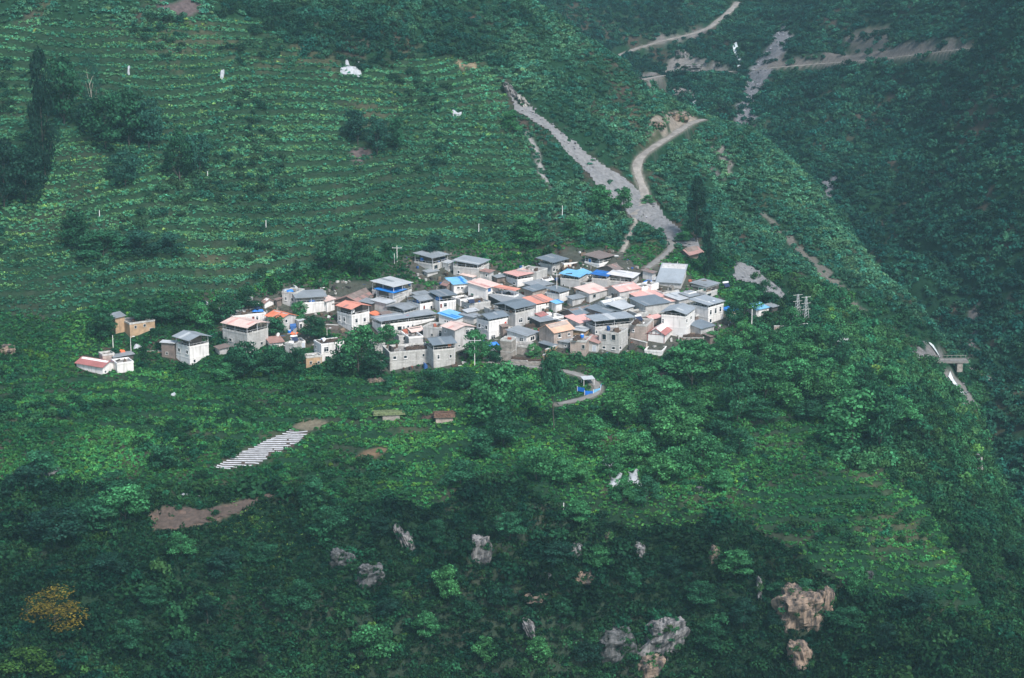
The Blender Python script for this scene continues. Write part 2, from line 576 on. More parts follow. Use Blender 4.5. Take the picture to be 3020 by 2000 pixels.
# ---------------------------------------------------------------- the hillside mesh with its ground colours
def grid_mesh(name, i0, i1, material):
    sx = GX[i0:i1]; n0, n1 = sx.shape
    co = np.stack([sx, GY[i0:i1], GZ[i0:i1]], -1).reshape(-1, 3)
    idx = np.arange(n0 * n1).reshape(n0, n1)
    q = np.stack([idx[:-1, :-1], idx[:-1, 1:], idx[1:, 1:], idx[1:, :-1]], -1).reshape(-1, 4)
    me = bpy.data.meshes.new(name)
    me.vertices.add(len(co)); me.vertices.foreach_set('co', co.astype(np.float32).ravel())
    me.loops.add(q.size); me.loops.foreach_set('vertex_index', q.astype(np.int32).ravel())
    me.polygons.add(len(q)); me.polygons.foreach_set('loop_start', np.arange(0, q.size, 4, dtype=np.int32))
    me.polygons.foreach_set('use_smooth', np.ones(len(q), bool))
    me.update(calc_edges=True)
    at = me.attributes.new('ground', 'FLOAT_COLOR', 'POINT')
    c = np.concatenate([GCOL[i0:i1].reshape(-1, 3), np.ones((n0 * n1, 1))], 1)
    at.data.foreach_set('color', c.astype(np.float32).ravel())
    me.materials.append(material)
    o = bpy.data.objects.new(name, me)
    COL.objects.link(o)
    o['kind'] = 'structure'
    return o


def lerp3(C, col, w):
    return C * (1 - w[..., None]) + np.array(col) * w[..., None]


gn = fbm(GX, GY, 12, 4, 71)
gn2 = fbm(GX, GY, 3.5, 3, 72)
SOIL, GRASS, DRY, ROCK, LIP = (0.060, 0.048, 0.038), (0.012, 0.040, 0.020), (0.075, 0.075, 0.045), (0.23, 0.21, 0.20), (0.045, 0.12, 0.05)
GCOL = np.zeros(GX.shape + (3,)) + np.array(GRASS)
GCOL = lerp3(GCOL, SOIL, smooth(0.05, 0.6, gn + gn2 * 0.5) * (1 - 0.75 * w_terr) * (1 - 0.6 * w_gard))
GCOL = lerp3(GCOL, DRY, smooth(0.35, 0.7, fbm(GX, GY, 20, 3, 73) + 0.3 * gn2) * 0.7)
dzy = np.gradient(GZ, axis=0) / np.gradient(GY, axis=0)
dzx = np.gradient(GZ, axis=1) / np.gradient(GX, axis=1)
STEEP = np.sqrt(dzx ** 2 + dzy ** 2)
GCOL = lerp3(GCOL, ROCK, smooth(2.1, 3.2, STEEP + gn2 * 0.5) * (1 - w_terr) * 0.25)
lip = w_terr * np.exp(-((TFR - 0.66) / 0.09) ** 2) * smooth(-0.25, 0.35, fbm(GX, GY, 30, 3, 77))
GCOL = lerp3(GCOL, LIP, lip)
GCOL = lerp3(GCOL, SOIL, w_terr * smooth(0.74, 0.86, TFR) * 0.15)
GCOL = lerp3(GCOL, (0.085, 0.08, 0.07), w_vill * 0.75)
GCOL = lerp3(GCOL, (0.014, 0.03, 0.016), np.clip(cliffy, 0, 1) * (1 - w_gard) * 0.75)


def paint(poly, col, jit=1.2, n=1):
    global GCOL
    m = blur(in_poly(GX + fbm(GX, GY, 4, 3, 81) * jit, GY + fbm(GX, GY, 4, 3, 82) * jit, poly), n)
    GCOL = lerp3(GCOL, col, m)


paint(P_BROWN, (0.12, 0.085, 0.07), 0.5)
paint(P_SEED, (0.16, 0.14, 0.10), 0.5)
paint(P_PLASTIC, (0.08, 0.06, 0.05), 0.3)
paint(P_PLOT, (0.16, 0.11, 0.07), 0.5)
GREY = (0.21, 0.215, 0.23)
BARE = [
    ([(1510, 275), (1545, 258), (1590, 258), (1620, 280), (1560, 300), (1500, 325)], (0.30, 0.26, 0.22)),
    ([(1525, 85), (1600, 72), (1640, 60), (1630, 80), (1560, 98), (1480, 118)], (0.22, 0.20, 0.20)),
    ([(1540, 150), (1560, 120), (1600, 125), (1640, 145), (1690, 155), (1660, 172), (1560, 178), (1535, 178)], (0.27, 0.25, 0.24)),
    ([(1480, 172), (1520, 165), (1530, 190), (1500, 205)], (0.27, 0.25, 0.24)),
    ([(1530, 200), (1590, 205), (1620, 225), (1560, 222)], (0.27, 0.25, 0.24)),
    ([(1820, 45), (1830, 90), (1800, 150), (1770, 190), (1750, 230), (1745, 290), (1700, 300), (1700, 260), (1725, 200), (1730, 165), (1775, 110), (1800, 60)], (0.20, 0.20, 0.22)),
    ([(1740, 160), (1800, 138), (1900, 128), (2000, 118), (2100, 100), (2250, 102), (2250, 112), (2100, 132), (2000, 143), (1900, 150), (1800, 158)], (0.18, 0.16, 0.15)),
    ([(1955, 75), (2060, 60), (2055, 110), (1980, 120), (1950, 100)], (0.13, 0.12, 0.11)),
    ([(1905, 420), (1945, 385), (1935, 430), (1905, 480)], (0.19, 0.19, 0.21)),
    ([(1640, 340), (1665, 335), (1690, 380), (1705, 410), (1690, 405)], (0.24, 0.22, 0.20)),
    ([(1620, 370), (1650, 385), (1680, 420), (1660, 420)], (0.22, 0.20, 0.20)),
    ([(1760, 470), (1800, 520), (1900, 610), (1990, 700), (2040, 760), (1990, 720), (1880, 620), (1770, 510)], (0.17, 0.16, 0.14)),
    ([(2130, 790), (2165, 800), (2190, 830), (2140, 840), (2090, 845)], (0.22, 0.21, 0.21)),
    ([(2180, 870), (2215, 870), (2235, 900), (2260, 940), (2220, 930), (2200, 900)], (0.24, 0.23, 0.22)),
    ([(2255, 690), (2275, 690), (2260, 800), (2235, 830), (2240, 760)], (0.14, 0.13, 0.13)),
    ([(360, 5), (440, 0), (480, 25), (450, 40), (380, 30)], (0.14, 0.11, 0.11)),
    ([(800, 345), (850, 340), (860, 365), (810, 370)], (0.14, 0.11, 0.11)),
    ([(1060, 150), (1100, 143), (1105, 155), (1060, 157)], (0.34, 0.27, 0.18)),
]
BARE_W = []
for pts, c_ in BARE:
    c_ = tuple(q * 0.72 for q in c_)
    wp = world_poly(pts, 3)
    BARE_W.append(wp)
    paint(wp, c_, 2.5, 1)
paint(P_GULLY, (0.26, 0.25, 0.25), 1.0)
for k_, (W_, wd_) in ROADS.items():
    lo = W_[:, :2].min(0) - 6; hi = W_[:, :2].max(0) + 6
    m_ = (GX > lo[0]) & (GX < hi[0]) & (GY > lo[1]) & (GY < hi[1])
    d_ = np.full(m_.sum(), 1e9)
    for q_ in W_:
        d_ = np.minimum(d_, (GX[m_] - q_[0]) ** 2 + (GY[m_] - q_[1]) ** 2)
    w_ = 1 - smooth(wd_ / 2, wd_ / 2 + 1.0, np.sqrt(d_))
    t_ = GCOL[m_]; GCOL[m_] = t_ * (1 - w_[:, None] * 0.8) + np.array((0.2, 0.18, 0.16)) * w_[:, None] * 0.8

M_GROUND = attr_mat('ground_soil_grass', 'ground', bump=0.6, var=0.4, scale=0.8)
i_mid = int(np.searchsorted(rows, 690))
hill = grid_mesh('hillside', 0, i_mid + 1, M_GROUND)
mount = grid_mesh('far_mountain', i_mid, NR, M_GROUND)

# valley floor sheet far below, so nothing is ever seen through
vb = MB()
vb.box(-1500, 1500, -200, 1800, -330, -322)
o = vb.build('valley_floor', mat('valley_soil', (0.06, 0.08, 0.05)))
o['kind'] = 'structure'


def ribbon(name, W, width, material, lift=0.25, lab=None, edge=0.0):
    b = MB()
    n = len(W)
    T = np.gradient(W[:, :2], axis=0)
    T /= np.linalg.norm(T, axis=1)[:, None] + 1e-9
    Nn = np.stack([-T[:, 1], T[:, 0]], 1)
    K = 5
    for i in range(n):
        wv = width * (1 + 0.14 * math.sin(i * 0.37) + 0.08 * math.sin(i * 1.1 + 2))
        for k in range(K):
            t = (k / (K - 1) - 0.5) * wv
            x, y = W[i, :2] + Nn[i] * t
            z = max(float(hgt(x, y)[0]), W[i, 2] - 0.25) + lift - (0.12 if k in (0, K - 1) else 0)
            b.v.append((x, y, z))
    for i in range(n - 1):
        for k in range(K - 1):
            a = i * K + k
            b.f.append((a, a + 1, a + K + 1, a + K))
    o = b.build(name, material, smooth_=True)
    o['kind'] = 'structure'
    if lab:
        o['label'] = lab
    return o


M_DIRT = mat('dirt_track', (0.24, 0.22, 0.2), var=0.3, scale=0.5, bump=0.4)
M_CONC = mat('concrete_track', (0.2, 0.19, 0.18), var=0.2, scale=0.6, bump=0.2)
M_PATH = mat('trodden_path', (0.25, 0.23, 0.2), var=0.3, scale=0.7)
def drape(name, poly, step, material, label, lift=0.22, bump=0.16, seed=5):
    lo, hi = poly.min(0) - 1, poly.max(0) + 1
    xs = np.arange(lo[0], hi[0], step); ys = np.arange(lo[1], hi[1], step)
    X_, Y_ = np.meshgrid(xs, ys, indexing='ij')
    j = fbm(X_, Y_, 4, 2, seed) * 0.7
    ins = in_poly(X_ + j, Y_ + j, poly)
    Z_ = hgt(X_.ravel(), Y_.ravel()).reshape(X_.shape) + lift + fbm(X_, Y_, 1.6, 3, seed + 1) * bump + fbm(X_, Y_, 9, 2, seed + 2) * 0.3
    q = ins[:-1, :-1] & ins[1:, :-1] & ins[1:, 1:] & ins[:-1, 1:]
    used = np.zeros(X_.shape, bool)
    for a_, b_ in ((0, 0), (1, 0), (1, 1), (0, 1)):
        used[a_:a_ + q.shape[0], b_:b_ + q.shape[1]] |= q
    idx = -np.ones(X_.shape, int); idx[used] = np.arange(used.sum())
    b = MB(); b.v = [tuple(p) for p in np.stack([X_[used], Y_[used], Z_[used]], 1)]
    ii, jj = np.nonzero(q)
    b.f = [(int(idx[i, j]), int(idx[i + 1, j]), int(idx[i + 1, j + 1]), int(idx[i, j + 1])) for i, j in zip(ii, jj)]
    o = b.build(name, material, smooth_=True)
    o['kind'] = 'structure'; o['label'] = label
    return o


M_PLOUGH = mat('ploughed_soil', (0.085, 0.062, 0.052), var=0.3, scale=1.5, bump=0.6)
M_SCREE = mat('grey_scree', (0.18, 0.18, 0.185), var=0.25, scale=0.9, bump=0.9, bscale=2.2)
drape('scree_slope', P_SCREE, 0.7, M_SCREE, 'long grey scree running diagonally down the hillside')
drape('scree_slope', P_SCREE_LOW, 0.7, M_SCREE, 'smaller grey scree patch below, right of the village', seed=15)
drape('ploughed_field', P_BROWN, 0.45, M_PLOUGH, 'bare brown ploughed field on the lower left terrace', lift=0.12, bump=0.35, seed=33)
ribbon('dirt_road', *ROADS['hill'], M_DIRT, lab='pale dirt road winding across the scree to the ridge')
ribbon('foot_path', *ROADS['spur'], M_PATH, lab='narrow path dropping from the dirt road towards the village')
ribbon('lane', *ROADS['entry'], M_CONC, lab='pale lane entering the top of the village')
ribbon('village_road', *ROADS['lower'], M_CONC, lab='narrow road in a hairpin bend below the village')
ribbon('mountain_road', *ROADS['far_a'], M_DIRT, lab='thin pale road climbing the far mountain')
ribbon('mountain_road', *ROADS['far_b'], M_DIRT, lab='pale road crossing the bare earth above the stream')
ribbon('ledge_track', *ROADS['ledge'], M_PATH, lab='track cut level along the far mountain')
ribbon('gorge_road', *ROADS['gorge'], M_CONC, lab='grey road curving down into the gorge by the bridge')
print('TERRAIN', GZ.min(), GZ.max())
# ---------------------------------------------------------------- building materials
def LB(n, c, **k):
    return mat(n, c, **k)


WALLS = {
    'white': mat('white_plaster', (0.74, 0.715, 0.70), var=0.10, scale=0.5, stain=0.4),
    'cream': mat('cream_plaster', (0.68, 0.58, 0.46), var=0.12, scale=0.5, stain=0.5),
    'grey': mat('cement_render', (0.47, 0.46, 0.455), var=0.18, scale=0.5, stain=0.5),
    'block': mat('grey_block_wall', (0.50, 0.49, 0.475), var=0.18, scale=0.6, stain=0.45, blocks=True),
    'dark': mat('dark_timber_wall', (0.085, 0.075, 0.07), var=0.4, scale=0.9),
    'mud': mat('rammed_earth_wall', (0.44, 0.30, 0.19), var=0.22, scale=0.8, stain=0.35, bump=0.4),
    'brick': mat('bare_brick_wall', (0.43, 0.35, 0.31), var=0.2, scale=0.6, stain=0.5, blocks=True),
    'stone': mat('stone_wall', (0.30, 0.27, 0.245), var=0.35, scale=1.4, bump=0.6, bscale=5),
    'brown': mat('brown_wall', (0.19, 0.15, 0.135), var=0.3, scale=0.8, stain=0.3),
}
ROOFS = {}
for n_, c_ in {'slate': (0.17, 0.205, 0.24), 'steel': (0.31, 0.345, 0.38), 'grey': (0.27, 0.295, 0.32), 'pale': (0.50, 0.52, 0.54), 'white': (0.72, 0.70, 0.70),
               'pink': (0.72, 0.40, 0.36), 'blush': (0.76, 0.56, 0.50), 'orange': (0.80, 0.23, 0.12), 'salmon': (0.76, 0.31, 0.23), 'peach': (0.74, 0.44, 0.31),
               'blue': (0.02, 0.22, 0.66), 'sky': (0.20, 0.50, 0.78), 'deep': (0.02, 0.14, 0.45), 'red': (0.42, 0.16, 0.15), 'rust': (0.37, 0.215, 0.19), 'brown': (0.22, 0.17, 0.155),
               'teal': (0.03, 0.30, 0.24)}.items():
    ROOFS[n_] = mat(n_ + '_sheet_metal', c_, rough=0.5, var=0.13, scale=0.35, ribs=0.5, spec=0.4, stain=0.18)
M_CAP = mat('concrete_cap', (0.50, 0.49, 0.47), var=0.2, stain=0.4)
M_WCAP = mat('white_cap', (0.78, 0.76, 0.74), var=0.1, stain=0.3)
M_DECK = mat('roof_deck', (0.24, 0.225, 0.21), var=0.35, scale=0.8)
M_POST = mat('steel_post', (0.55, 0.56, 0.58), rough=0.5)
M_GLASS = mat('dark_window_glass', (0.018, 0.026, 0.035), rough=0.15, var=0.2, spec=0.6)
M_GREENGL = mat('green_window_glass', (0.05, 0.17, 0.12), rough=0.2, var=0.2, spec=0.6)
M_FRAME = mat('window_frame_paint', (0.72, 0.72, 0.72), var=0.1)
M_DOOR = mat('dark_red_door', (0.20, 0.05, 0.035), var=0.2)
M_BDOOR = mat('blue_door', (0.03, 0.12, 0.30), var=0.2)
M_GATE = mat('pale_metal_shutter', (0.55, 0.60, 0.68), var=0.1, ribs=0.4)
M_BRUSH = mat('stacked_brushwood', (0.075, 0.05, 0.04), var=0.5, scale=4)
M_BLUEP = mat('blue_plastic', (0.02, 0.17, 0.62), rough=0.4, var=0.1)
M_WHITEP = mat('white_enamel', (0.8, 0.8, 0.8), rough=0.35, var=0.05)
M_REDP = mat('red_paint', (0.55, 0.05, 0.04), rough=0.5, var=0.1)
M_ORP = mat('orange_paint', (0.75, 0.2, 0.06), rough=0.5, var=0.1)
M_TRIM = mat('red_brown_timber', (0.25, 0.06, 0.05), var=0.2)

ZM = {1: (220, 820, 2368 / 600), 2: (640, 800, 4.9), 3: (960, 720, 3.92), 4: (1300, 720, 3.92), 5: (1640, 720, 3.92), 6: (2000, 700, 3.92), 7: (1500, 900, 3.92)}


def zs(z, x, y):
    a = ZM[z]
    return a[0] + x / a[2], a[1] + y / a[2]


FOOT = []       # world footprints, kept clear of plants
HOUSES = {}


def wrect(b, face, u0, u1, z0, z1, d0, d1):
    """a box lying on the left ('L', plane x=0) or right ('R', plane y=0) wall; u along the wall, d outward"""
    if face == 'L':
        b.box(-d1, -d0, u0, u1, z0, z1)
    else:
        b.box(u0, u1, -d1, -d0, z0, z1)
    return b


def add_window(root, face, u, z, w, h, kind, lim):
    u = min(max(u, w / 2 + 0.15), lim - w / 2 - 0.15)
    u0, u1, z0, z1 = u - w / 2, u + w / 2, z - h / 2, z + h / 2
    if kind in ('d', 'b', 'g'):
        m_ = {'d': M_DOOR, 'b': M_BDOOR, 'g': M_GATE}[kind]
        nm = {'d': 'door', 'b': 'door', 'g': 'shutter_door'}[kind]
        f = wrect(MB(), face, u0, u1, z0, z1, 0.004, 0.05).build(nm, m_, root)
        fr = MB()
        wrect(fr, face, u0 - 0.08, u0, z0, z1 + 0.08, 0.004, 0.09); wrect(fr, face, u1, u1 + 0.08, z0, z1 + 0.08, 0.004, 0.09); wrect(fr, face, u0, u1, z1, z1 + 0.08, 0.004, 0.09)
        fr.build('frame', M_FRAME, f)
        return
    if kind == 'o':      # empty dark opening with a concrete surround
        f = wrect(MB(), face, u0, u1, z0, z1, 0.004, 0.02).build('window', M_GLASS, root)
        fr = MB()
        for a in ((u0 - .1, u0, z0 - .1, z1 + .1), (u1, u1 + .1, z0 - .1, z1 + .1), (u0, u1, z1, z1 + .1), (u0, u1, z0 - .1, z0)):
            wrect(fr, face, *a, 0.004, 0.12)
        fr.build('surround', M_CAP, f)
        return
    fr = MB()
    t = 0.07
    for a in ((u0, u0 + t, z0, z1), (u1 - t, u1, z0, z1), (u0 + t, u1 - t, z1 - t, z1), (u0 + t, u1 - t, z0, z0 + t)):
        wrect(fr, face, *a, 0.004, 0.07)
    n = max(1, int(round(w / 0.75)))
    for k in range(1, n):
        c = u0 + w * k / n
        wrect(fr, face, c - 0.03, c + 0.03, z0 + t, z1 - t, 0.03, 0.07)
    if h > 1.1:
        zz = z0 + h * 0.68
        edges = [u0 + t] + [q for k in range(1, n) for q in (u0 + w * k / n - 0.03, u0 + w * k / n + 0.03)] + [u1 - t]
        for k in range(0, len(edges), 2):
            wrect(fr, face, edges[k], edges[k + 1], zz - 0.025, zz + 0.025, 0.03, 0.07)
    f = fr.build('window', M_FRAME, root)
    wrect(MB(), face, u0 + t, u1 - t, z0 + t, z1 - t, 0.004, 0.03).build('pane', M_GREENGL if kind == 'G' else M_GLASS, f)
    wrect(MB(), face, u0 - 0.08, u1 + 0.08, z0 - 0.09, z0 - 0.004, 0.004, 0.16).build('sill', M_WCAP, f)


def slab(p, t=0.07):
    """thin sheet with thickness from four corner points, counter-clockwise from above"""
    b = MB()
    b.prism([(x, y, z - t) for x, y, z in p], p)
    return b


def roof_parts(root, kind, col, x0, x1, y0, y1, ze, rise, axis, ov, part='roof'):
    X0, X1, Y0_, Y1_ = x0 - ov, x1 + ov, y0 - ov, y1 + ov
    m_ = ROOFS[col]
    if kind == 'gable':
        if axis == 'L':      # ridge runs along y (the left wall), gable end on the right face
            c = (X0 + X1) / 2
            a = [(X0, Y0_, ze), (c, Y0_, ze + rise), (c, Y1_, ze + rise), (X0, Y1_, ze)]
            b2 = [(c, Y0_, ze + rise), (X1, Y0_, ze), (X1, Y1_, ze), (c, Y1_, ze + rise)]
            cap = MB().box(c - 0.15, c + 0.15, Y0_, Y1_, ze + rise + 0.003, ze + rise + 0.05)
        else:
            c = (Y0_ + Y1_) / 2
            a = [(X0, Y0_, ze), (X1, Y0_, ze), (X1, c, ze + rise), (X0, c, ze + rise)]
            b2 = [(X0, c, ze + rise), (X1, c, ze + rise), (X1, Y1_, ze), (X0, Y1_, ze)]
            cap = MB().box(X0, X1, c - 0.15, c + 0.15, ze + rise + 0.003, ze + rise + 0.05)
        r = slab(a).build(part, m_, root)
        slab(b2).build(part, m_, root)
        cap.build('ridge_cap', m_, r)
    else:                    # single slope; 'L' falls towards the left wall, 'R' towards the right one
        if axis == 'L':
            a = [(X0, Y0_, ze), (X1, Y0_, ze + rise), (X1, Y1_, ze + rise), (X0, Y1_, ze)]
        else:
            a = [(X0, Y0_, ze), (X1, Y0_, ze), (X1, Y1_, ze + rise), (X0, Y1_, ze + rise)]
        r = slab(a).build(part, m_, root)
    # odd replaced sheets and faded strips
    for q in range(random.choice((0, 1, 1, 2))):
        def P_(u, v):
            return tuple((a[0][i] * (1 - u) + a[1][i] * u) * (1 - v) + (a[3][i] * (1 - u) + a[2][i] * u) * v + (0.045 if i == 2 else 0) for i in range(3))
        c0 = random.uniform(0.08, 0.8); wd = random.uniform(0.07, 0.16)
        along_u = (axis == 'R')
        lo_, hi_ = random.choice(((0.04, 0.96), (0.04, 0.5), (0.45, 0.96)))
        qd = [(c0, lo_), (c0 + wd, lo_), (c0 + wd, hi_), (c0, hi_)] if along_u else [(lo_, c0), (hi_, c0), (hi_, c0 + wd), (lo_, c0 + wd)]
        alt = {'slate': 'grey', 'steel': 'pale', 'grey': 'steel', 'pale': 'grey', 'white': 'pale', 'pink': 'blush', 'blush': 'pink', 'orange': 'salmon', 'salmon': 'rust', 'peach': 'rust', 'blue': 'deep', 'sky': 'blue', 'deep': 'blue', 'red': 'rust', 'rust': 'brown', 'brown': 'rust', 'teal': 'grey'}[col]
        slab([P_(u, v) for u, v in qd], 0.03).build('roof_sheet', ROOFS[alt], r)
    return r


def H(z, xl, xc, xr, yt, yb, wall, roof, col, label, b=None, ax='L', rise=0.7, ph=2.0, wins=(), name='house', cat='house', ov=0.4, lw=None, rw=None, group=None, cap=None, gab=None, key=None, dz=0.0):
    sc = ZM[z][2]
    u, v = zs(z, xc, yb)
    P = cast(u, v, 430.0) if v < 1130 else cast(u, v)
    s = depth_scale(P)
    t = P[0] / P[1]
    XL, XR = (xc - xl) / sc, (xr - xc) / sc
    if b is None:
        bb = math.atan2(XR + t * XL, XL - t * XR)
        bb = min(max(bb, math.radians(16)), math.radians(74))
    else:
        bb = math.radians(b)
    WL = lw if lw else XL / (s * (math.cos(bb) + t * math.sin(bb)))
    WR = rw if rw else XR / (s * (math.sin(bb) - t * math.cos(bb)))
    WL, WR = max(WL, 1.2), max(WR, 1.2)
    if lw is None and rw is None:
        WL = min(WL, 24); WR = min(WR, 24)
    h = (yb - yt) / sc / s / 0.97 + dz
    root = empty(name, label, cat, P, math.pi / 2 - bb, group)
    HOUSES[key or label] = (root, WL, WR, h, P)
    L_ = np.array([-math.cos(bb), math.sin(bb)]); R_ = np.array([math.sin(bb), math.cos(bb)])
    c0 = P[:2]
    mg = 0.7
    FOOT.append(np.array([c0 - (L_ + R_) * mg, c0 + R_ * (WR + mg) - L_ * mg, c0 + R_ * (WR + mg) + L_ * (WL + mg), c0 + L_ * (WL + mg) - R_ * mg]))
    FOOT_INFO.append((label, c0, L_, R_, WL, WR, P[2], h))
    base = -3.5
    W = WALLS[wall]
    capm = M_WCAP if (cap or (wall in ('white', 'cream'))) else M_CAP
    if roof in ('flat', 'canopy', 'canopyflat', 'brush'):
        p_ = 0.45
        top = h - p_
        MB().box(0, WR, 0, WL, base, top).build('wall', W, root)
        # deck and parapet
        MB().box(0.2, WR - 0.2, 0.2, WL - 0.2, top + 0.003, top + 0.03).build('roof_deck', M_DECK, root)
        pb = MB()
        e = 0.06
        pb.box(-e, WR + e, -e, 0.19, top + 0.002, h); pb.box(-e, WR + e, WL - 0.19, WL + e, top + 0.002, h)
        pb.box(-e, 0.19, 0.191, WL - 0.191, top + 0.002, h); pb.box(WR - 0.19, WR + e, 0.191, WL - 0.191, top + 0.002, h)
        pb.build('parapet', capm, root)
        if h > 4.2:
            zb = top - (2.7 if h > 5 else 2.3)
            fb = MB(); e2 = 0.045
            fb.box(-e2, WR + e2, -e2, -0.002, zb, zb + 0.16); fb.box(-e2, -0.002, 0, WL + e2, zb, zb + 0.16)
            fb.build('floor_band', capm, root)
        if (int(P[0] * 7) % 3) != 0 and WR > 3:
            MB().tube([(WR - 0.35, -0.12, -0.4), (WR - 0.35, -0.12, top)], [0.055, 0.055], 6).build('drainpipe', M_FRAME, root)
        if roof == 'canopy' or roof == 'canopyflat':
            ze = h + ph
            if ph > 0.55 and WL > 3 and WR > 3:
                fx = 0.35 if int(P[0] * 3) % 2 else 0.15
                MB().box(WR * fx, WR - 0.3, WL * 0.4, WL - 0.3, top + 0.035, ze - 0.25).build('loft_shade_box', WALLS[('dark', 'brown', 'dark', 'grey')[int(P[1] * 5) % 4]], root)  # box added under the canopy, its wall colour stands in for eave shade
                rl = MB()
                for q in range(int(WR / 1.1) + 1):
                    x_ = 0.1 + q * (WR - 0.2) / max(1, int(WR / 1.1)); rl.box(x_ - 0.02, x_ + 0.02, 0.05, 0.09, h + 0.004, h + 0.5)
                for q in range(int(WL / 1.1) + 1):
                    y_ = 0.1 + q * (WL - 0.2) / max(1, int(WL / 1.1)); rl.box(0.05, 0.09, y_ - 0.02, y_ + 0.02, h + 0.004, h + 0.5)
                rl.box(0.05, WR - 0.05, 0.04, 0.10, h + 0.501, h + 0.55); rl.box(0.04, 0.10, 0.102, WL - 0.05, h + 0.501, h + 0.55)
                rl.build('railing', M_POST, root)
            xs = [0.1] + ([WR / 2] if WR > 6.5 else []) + [WR - 0.1]
            ys = [0.1] + ([WL / 2] if WL > 6.5 else []) + [WL - 0.1]
            for x in xs:
                for y in ys:
                    if x not in (xs[0], xs[-1]) and y not in (ys[0], ys[-1]):
                        continue
                    zt = ze
                    if roof == 'canopy':
                        if ax == 'L':
                            zt = ze + rise * (1 - abs(x - WR / 2) / (WR / 2 + ov))
                        else:
                            zt = ze + rise * (1 - abs(y - WL / 2) / (WL / 2 + ov))
                    MB().box(x - 0.06, x + 0.06, y - 0.06, y + 0.06, h + 0.003, zt - 0.09).build('post', M_POST, root)
            if roof == 'canopy':
                roof_parts(root, 'gable', col, 0, WR, 0, WL, ze, rise, ax, ov)
            else:
                roof_parts(root, 'shed', col, 0, WR, 0, WL, ze, rise, ax, ov)
            # fascia beams under the eaves
            bm_ = MB()
            if roof == 'canopy' and ax == 'L' or roof == 'canopyflat' and ax == 'L':
                bm_.box(0.0, 0.12, -ov, WL + ov, ze - 0.2, ze - 0.075)
            else:
                bm_.box(-ov, WR + ov, 0.0, 0.12, ze - 0.2, ze - 0.075)
            bm_.build('eaves_beam', M_POST, root)
    else:
        rr = rise
        bw = MB()
        if roof == 'gable':
            if ax == 'L':
                ring0 = [(0, 0, base), (WR, 0, base), (WR, 0, h), (WR / 2, 0, h + rr * 0.97), (0, 0, h)]
                ring1 = [(x, WL, q) for x, _, q in ring0]
            else:
                ring0 = [(0, 0, base), (0, 0, h), (0, WL / 2, h + rr * 0.97), (0, WL, h), (0, WL, base)]
                ring1 = [(WR, y, q) for _, y, q in ring0]
            bw.prism(ring0, ring1)
            bw.build('wall', W, root)
            roof_parts(root, 'gable', col, 0, WR, 0, WL, h - 0.0 + 0.08 - rr * ov / ((WR if ax == 'L' else WL) / 2 + ov), rr, ax, ov)
        else:
            if ax == 'L':
                ring0 = [(0, 0, base), (WR, 0, base), (WR, 0, h + rr), (0, 0, h)]
                ring1 = [(x, WL, q) for x, _, q in ring0]
            else:
                ring0 = [(0, 0, base), (0, 0, h), (0, WL, h + rr), (0, WL, base)]
                ring1 = [(WR, y, q) for _, y, q in ring0]
            bw.prism(ring0, ring1)
            bw.build('wall', W, root)
            roof_parts(root, 'shed', col, 0, WR, 0, WL, h + 0.09, rr, ax, ov)
    for q in wins:
        x, y, w, hh_ = q[:4]
        kd = q[4] if len(q) > 4 else 'w'
        if x < xc:
            fr_ = (xc - x) / (xc - xl + 1e-6)
            uu = fr_ * WL; face = 'L'; lim = WL
            slope = 0.225 * math.tan(bb) * 0.9
            ww = w / sc / (s * max(0.25, math.cos(bb) + t * math.sin(bb)))
        else:
            fr_ = (x - xc) / (xr - xc + 1e-6)
            uu = fr_ * WR; face = 'R'; lim = WR
            slope = 0.225 / math.tan(bb) * 0.9
            ww = w / sc / (s * max(0.25, math.sin(bb) - t * math.cos(bb)))
        zc = (yb - slope * abs(x - xc) * (1 if True else 0) - y) / sc / s
        hz_ = hh_ / sc / s
        if lim < 1.0:
            continue
        add_window(root, face, uu, zc, min(max(ww, 0.5), lim * 0.8), max(hz_, 0.6), kd, lim)
    return root


FOOT_INFO = []


def prop(z, x, y, zoff=None, house=None, ymin=430.0):
    """world point for something seen at a zoom pixel: on the ground, or on a house's roof level"""
    u, v = zs(z, x, y)
    if house:
        root, WL, WR, h, P = HOUSES[house]
        d = ray(u, v)
        zz = P[2] + h + (zoff or 0)
        Yh = zz / d[2]
        q = d * Yh
        # keep it over the roof
        a = root.rotation_euler.z
        lx = (q[0] - P[0]) * math.cos(a) + (q[1] - P[1]) * math.sin(a)
        ly = -(q[0] - P[0]) * math.sin(a) + (q[1] - P[1]) * math.cos(a)
        lx = min(max(lx, 0.7), WR - 0.7); ly = min(max(ly, 0.7), WL - 0.7)
        return np.array([P[0] + lx * math.cos(a) - ly * math.sin(a), P[1] + lx * math.sin(a) + ly * math.cos(a), zz])
    return cast(u, v, ymin)
# ---------------------------------------------------------------- the village, house by house (zoom, x left, x corner, x right, y top, y base)
g_w = 'windows'
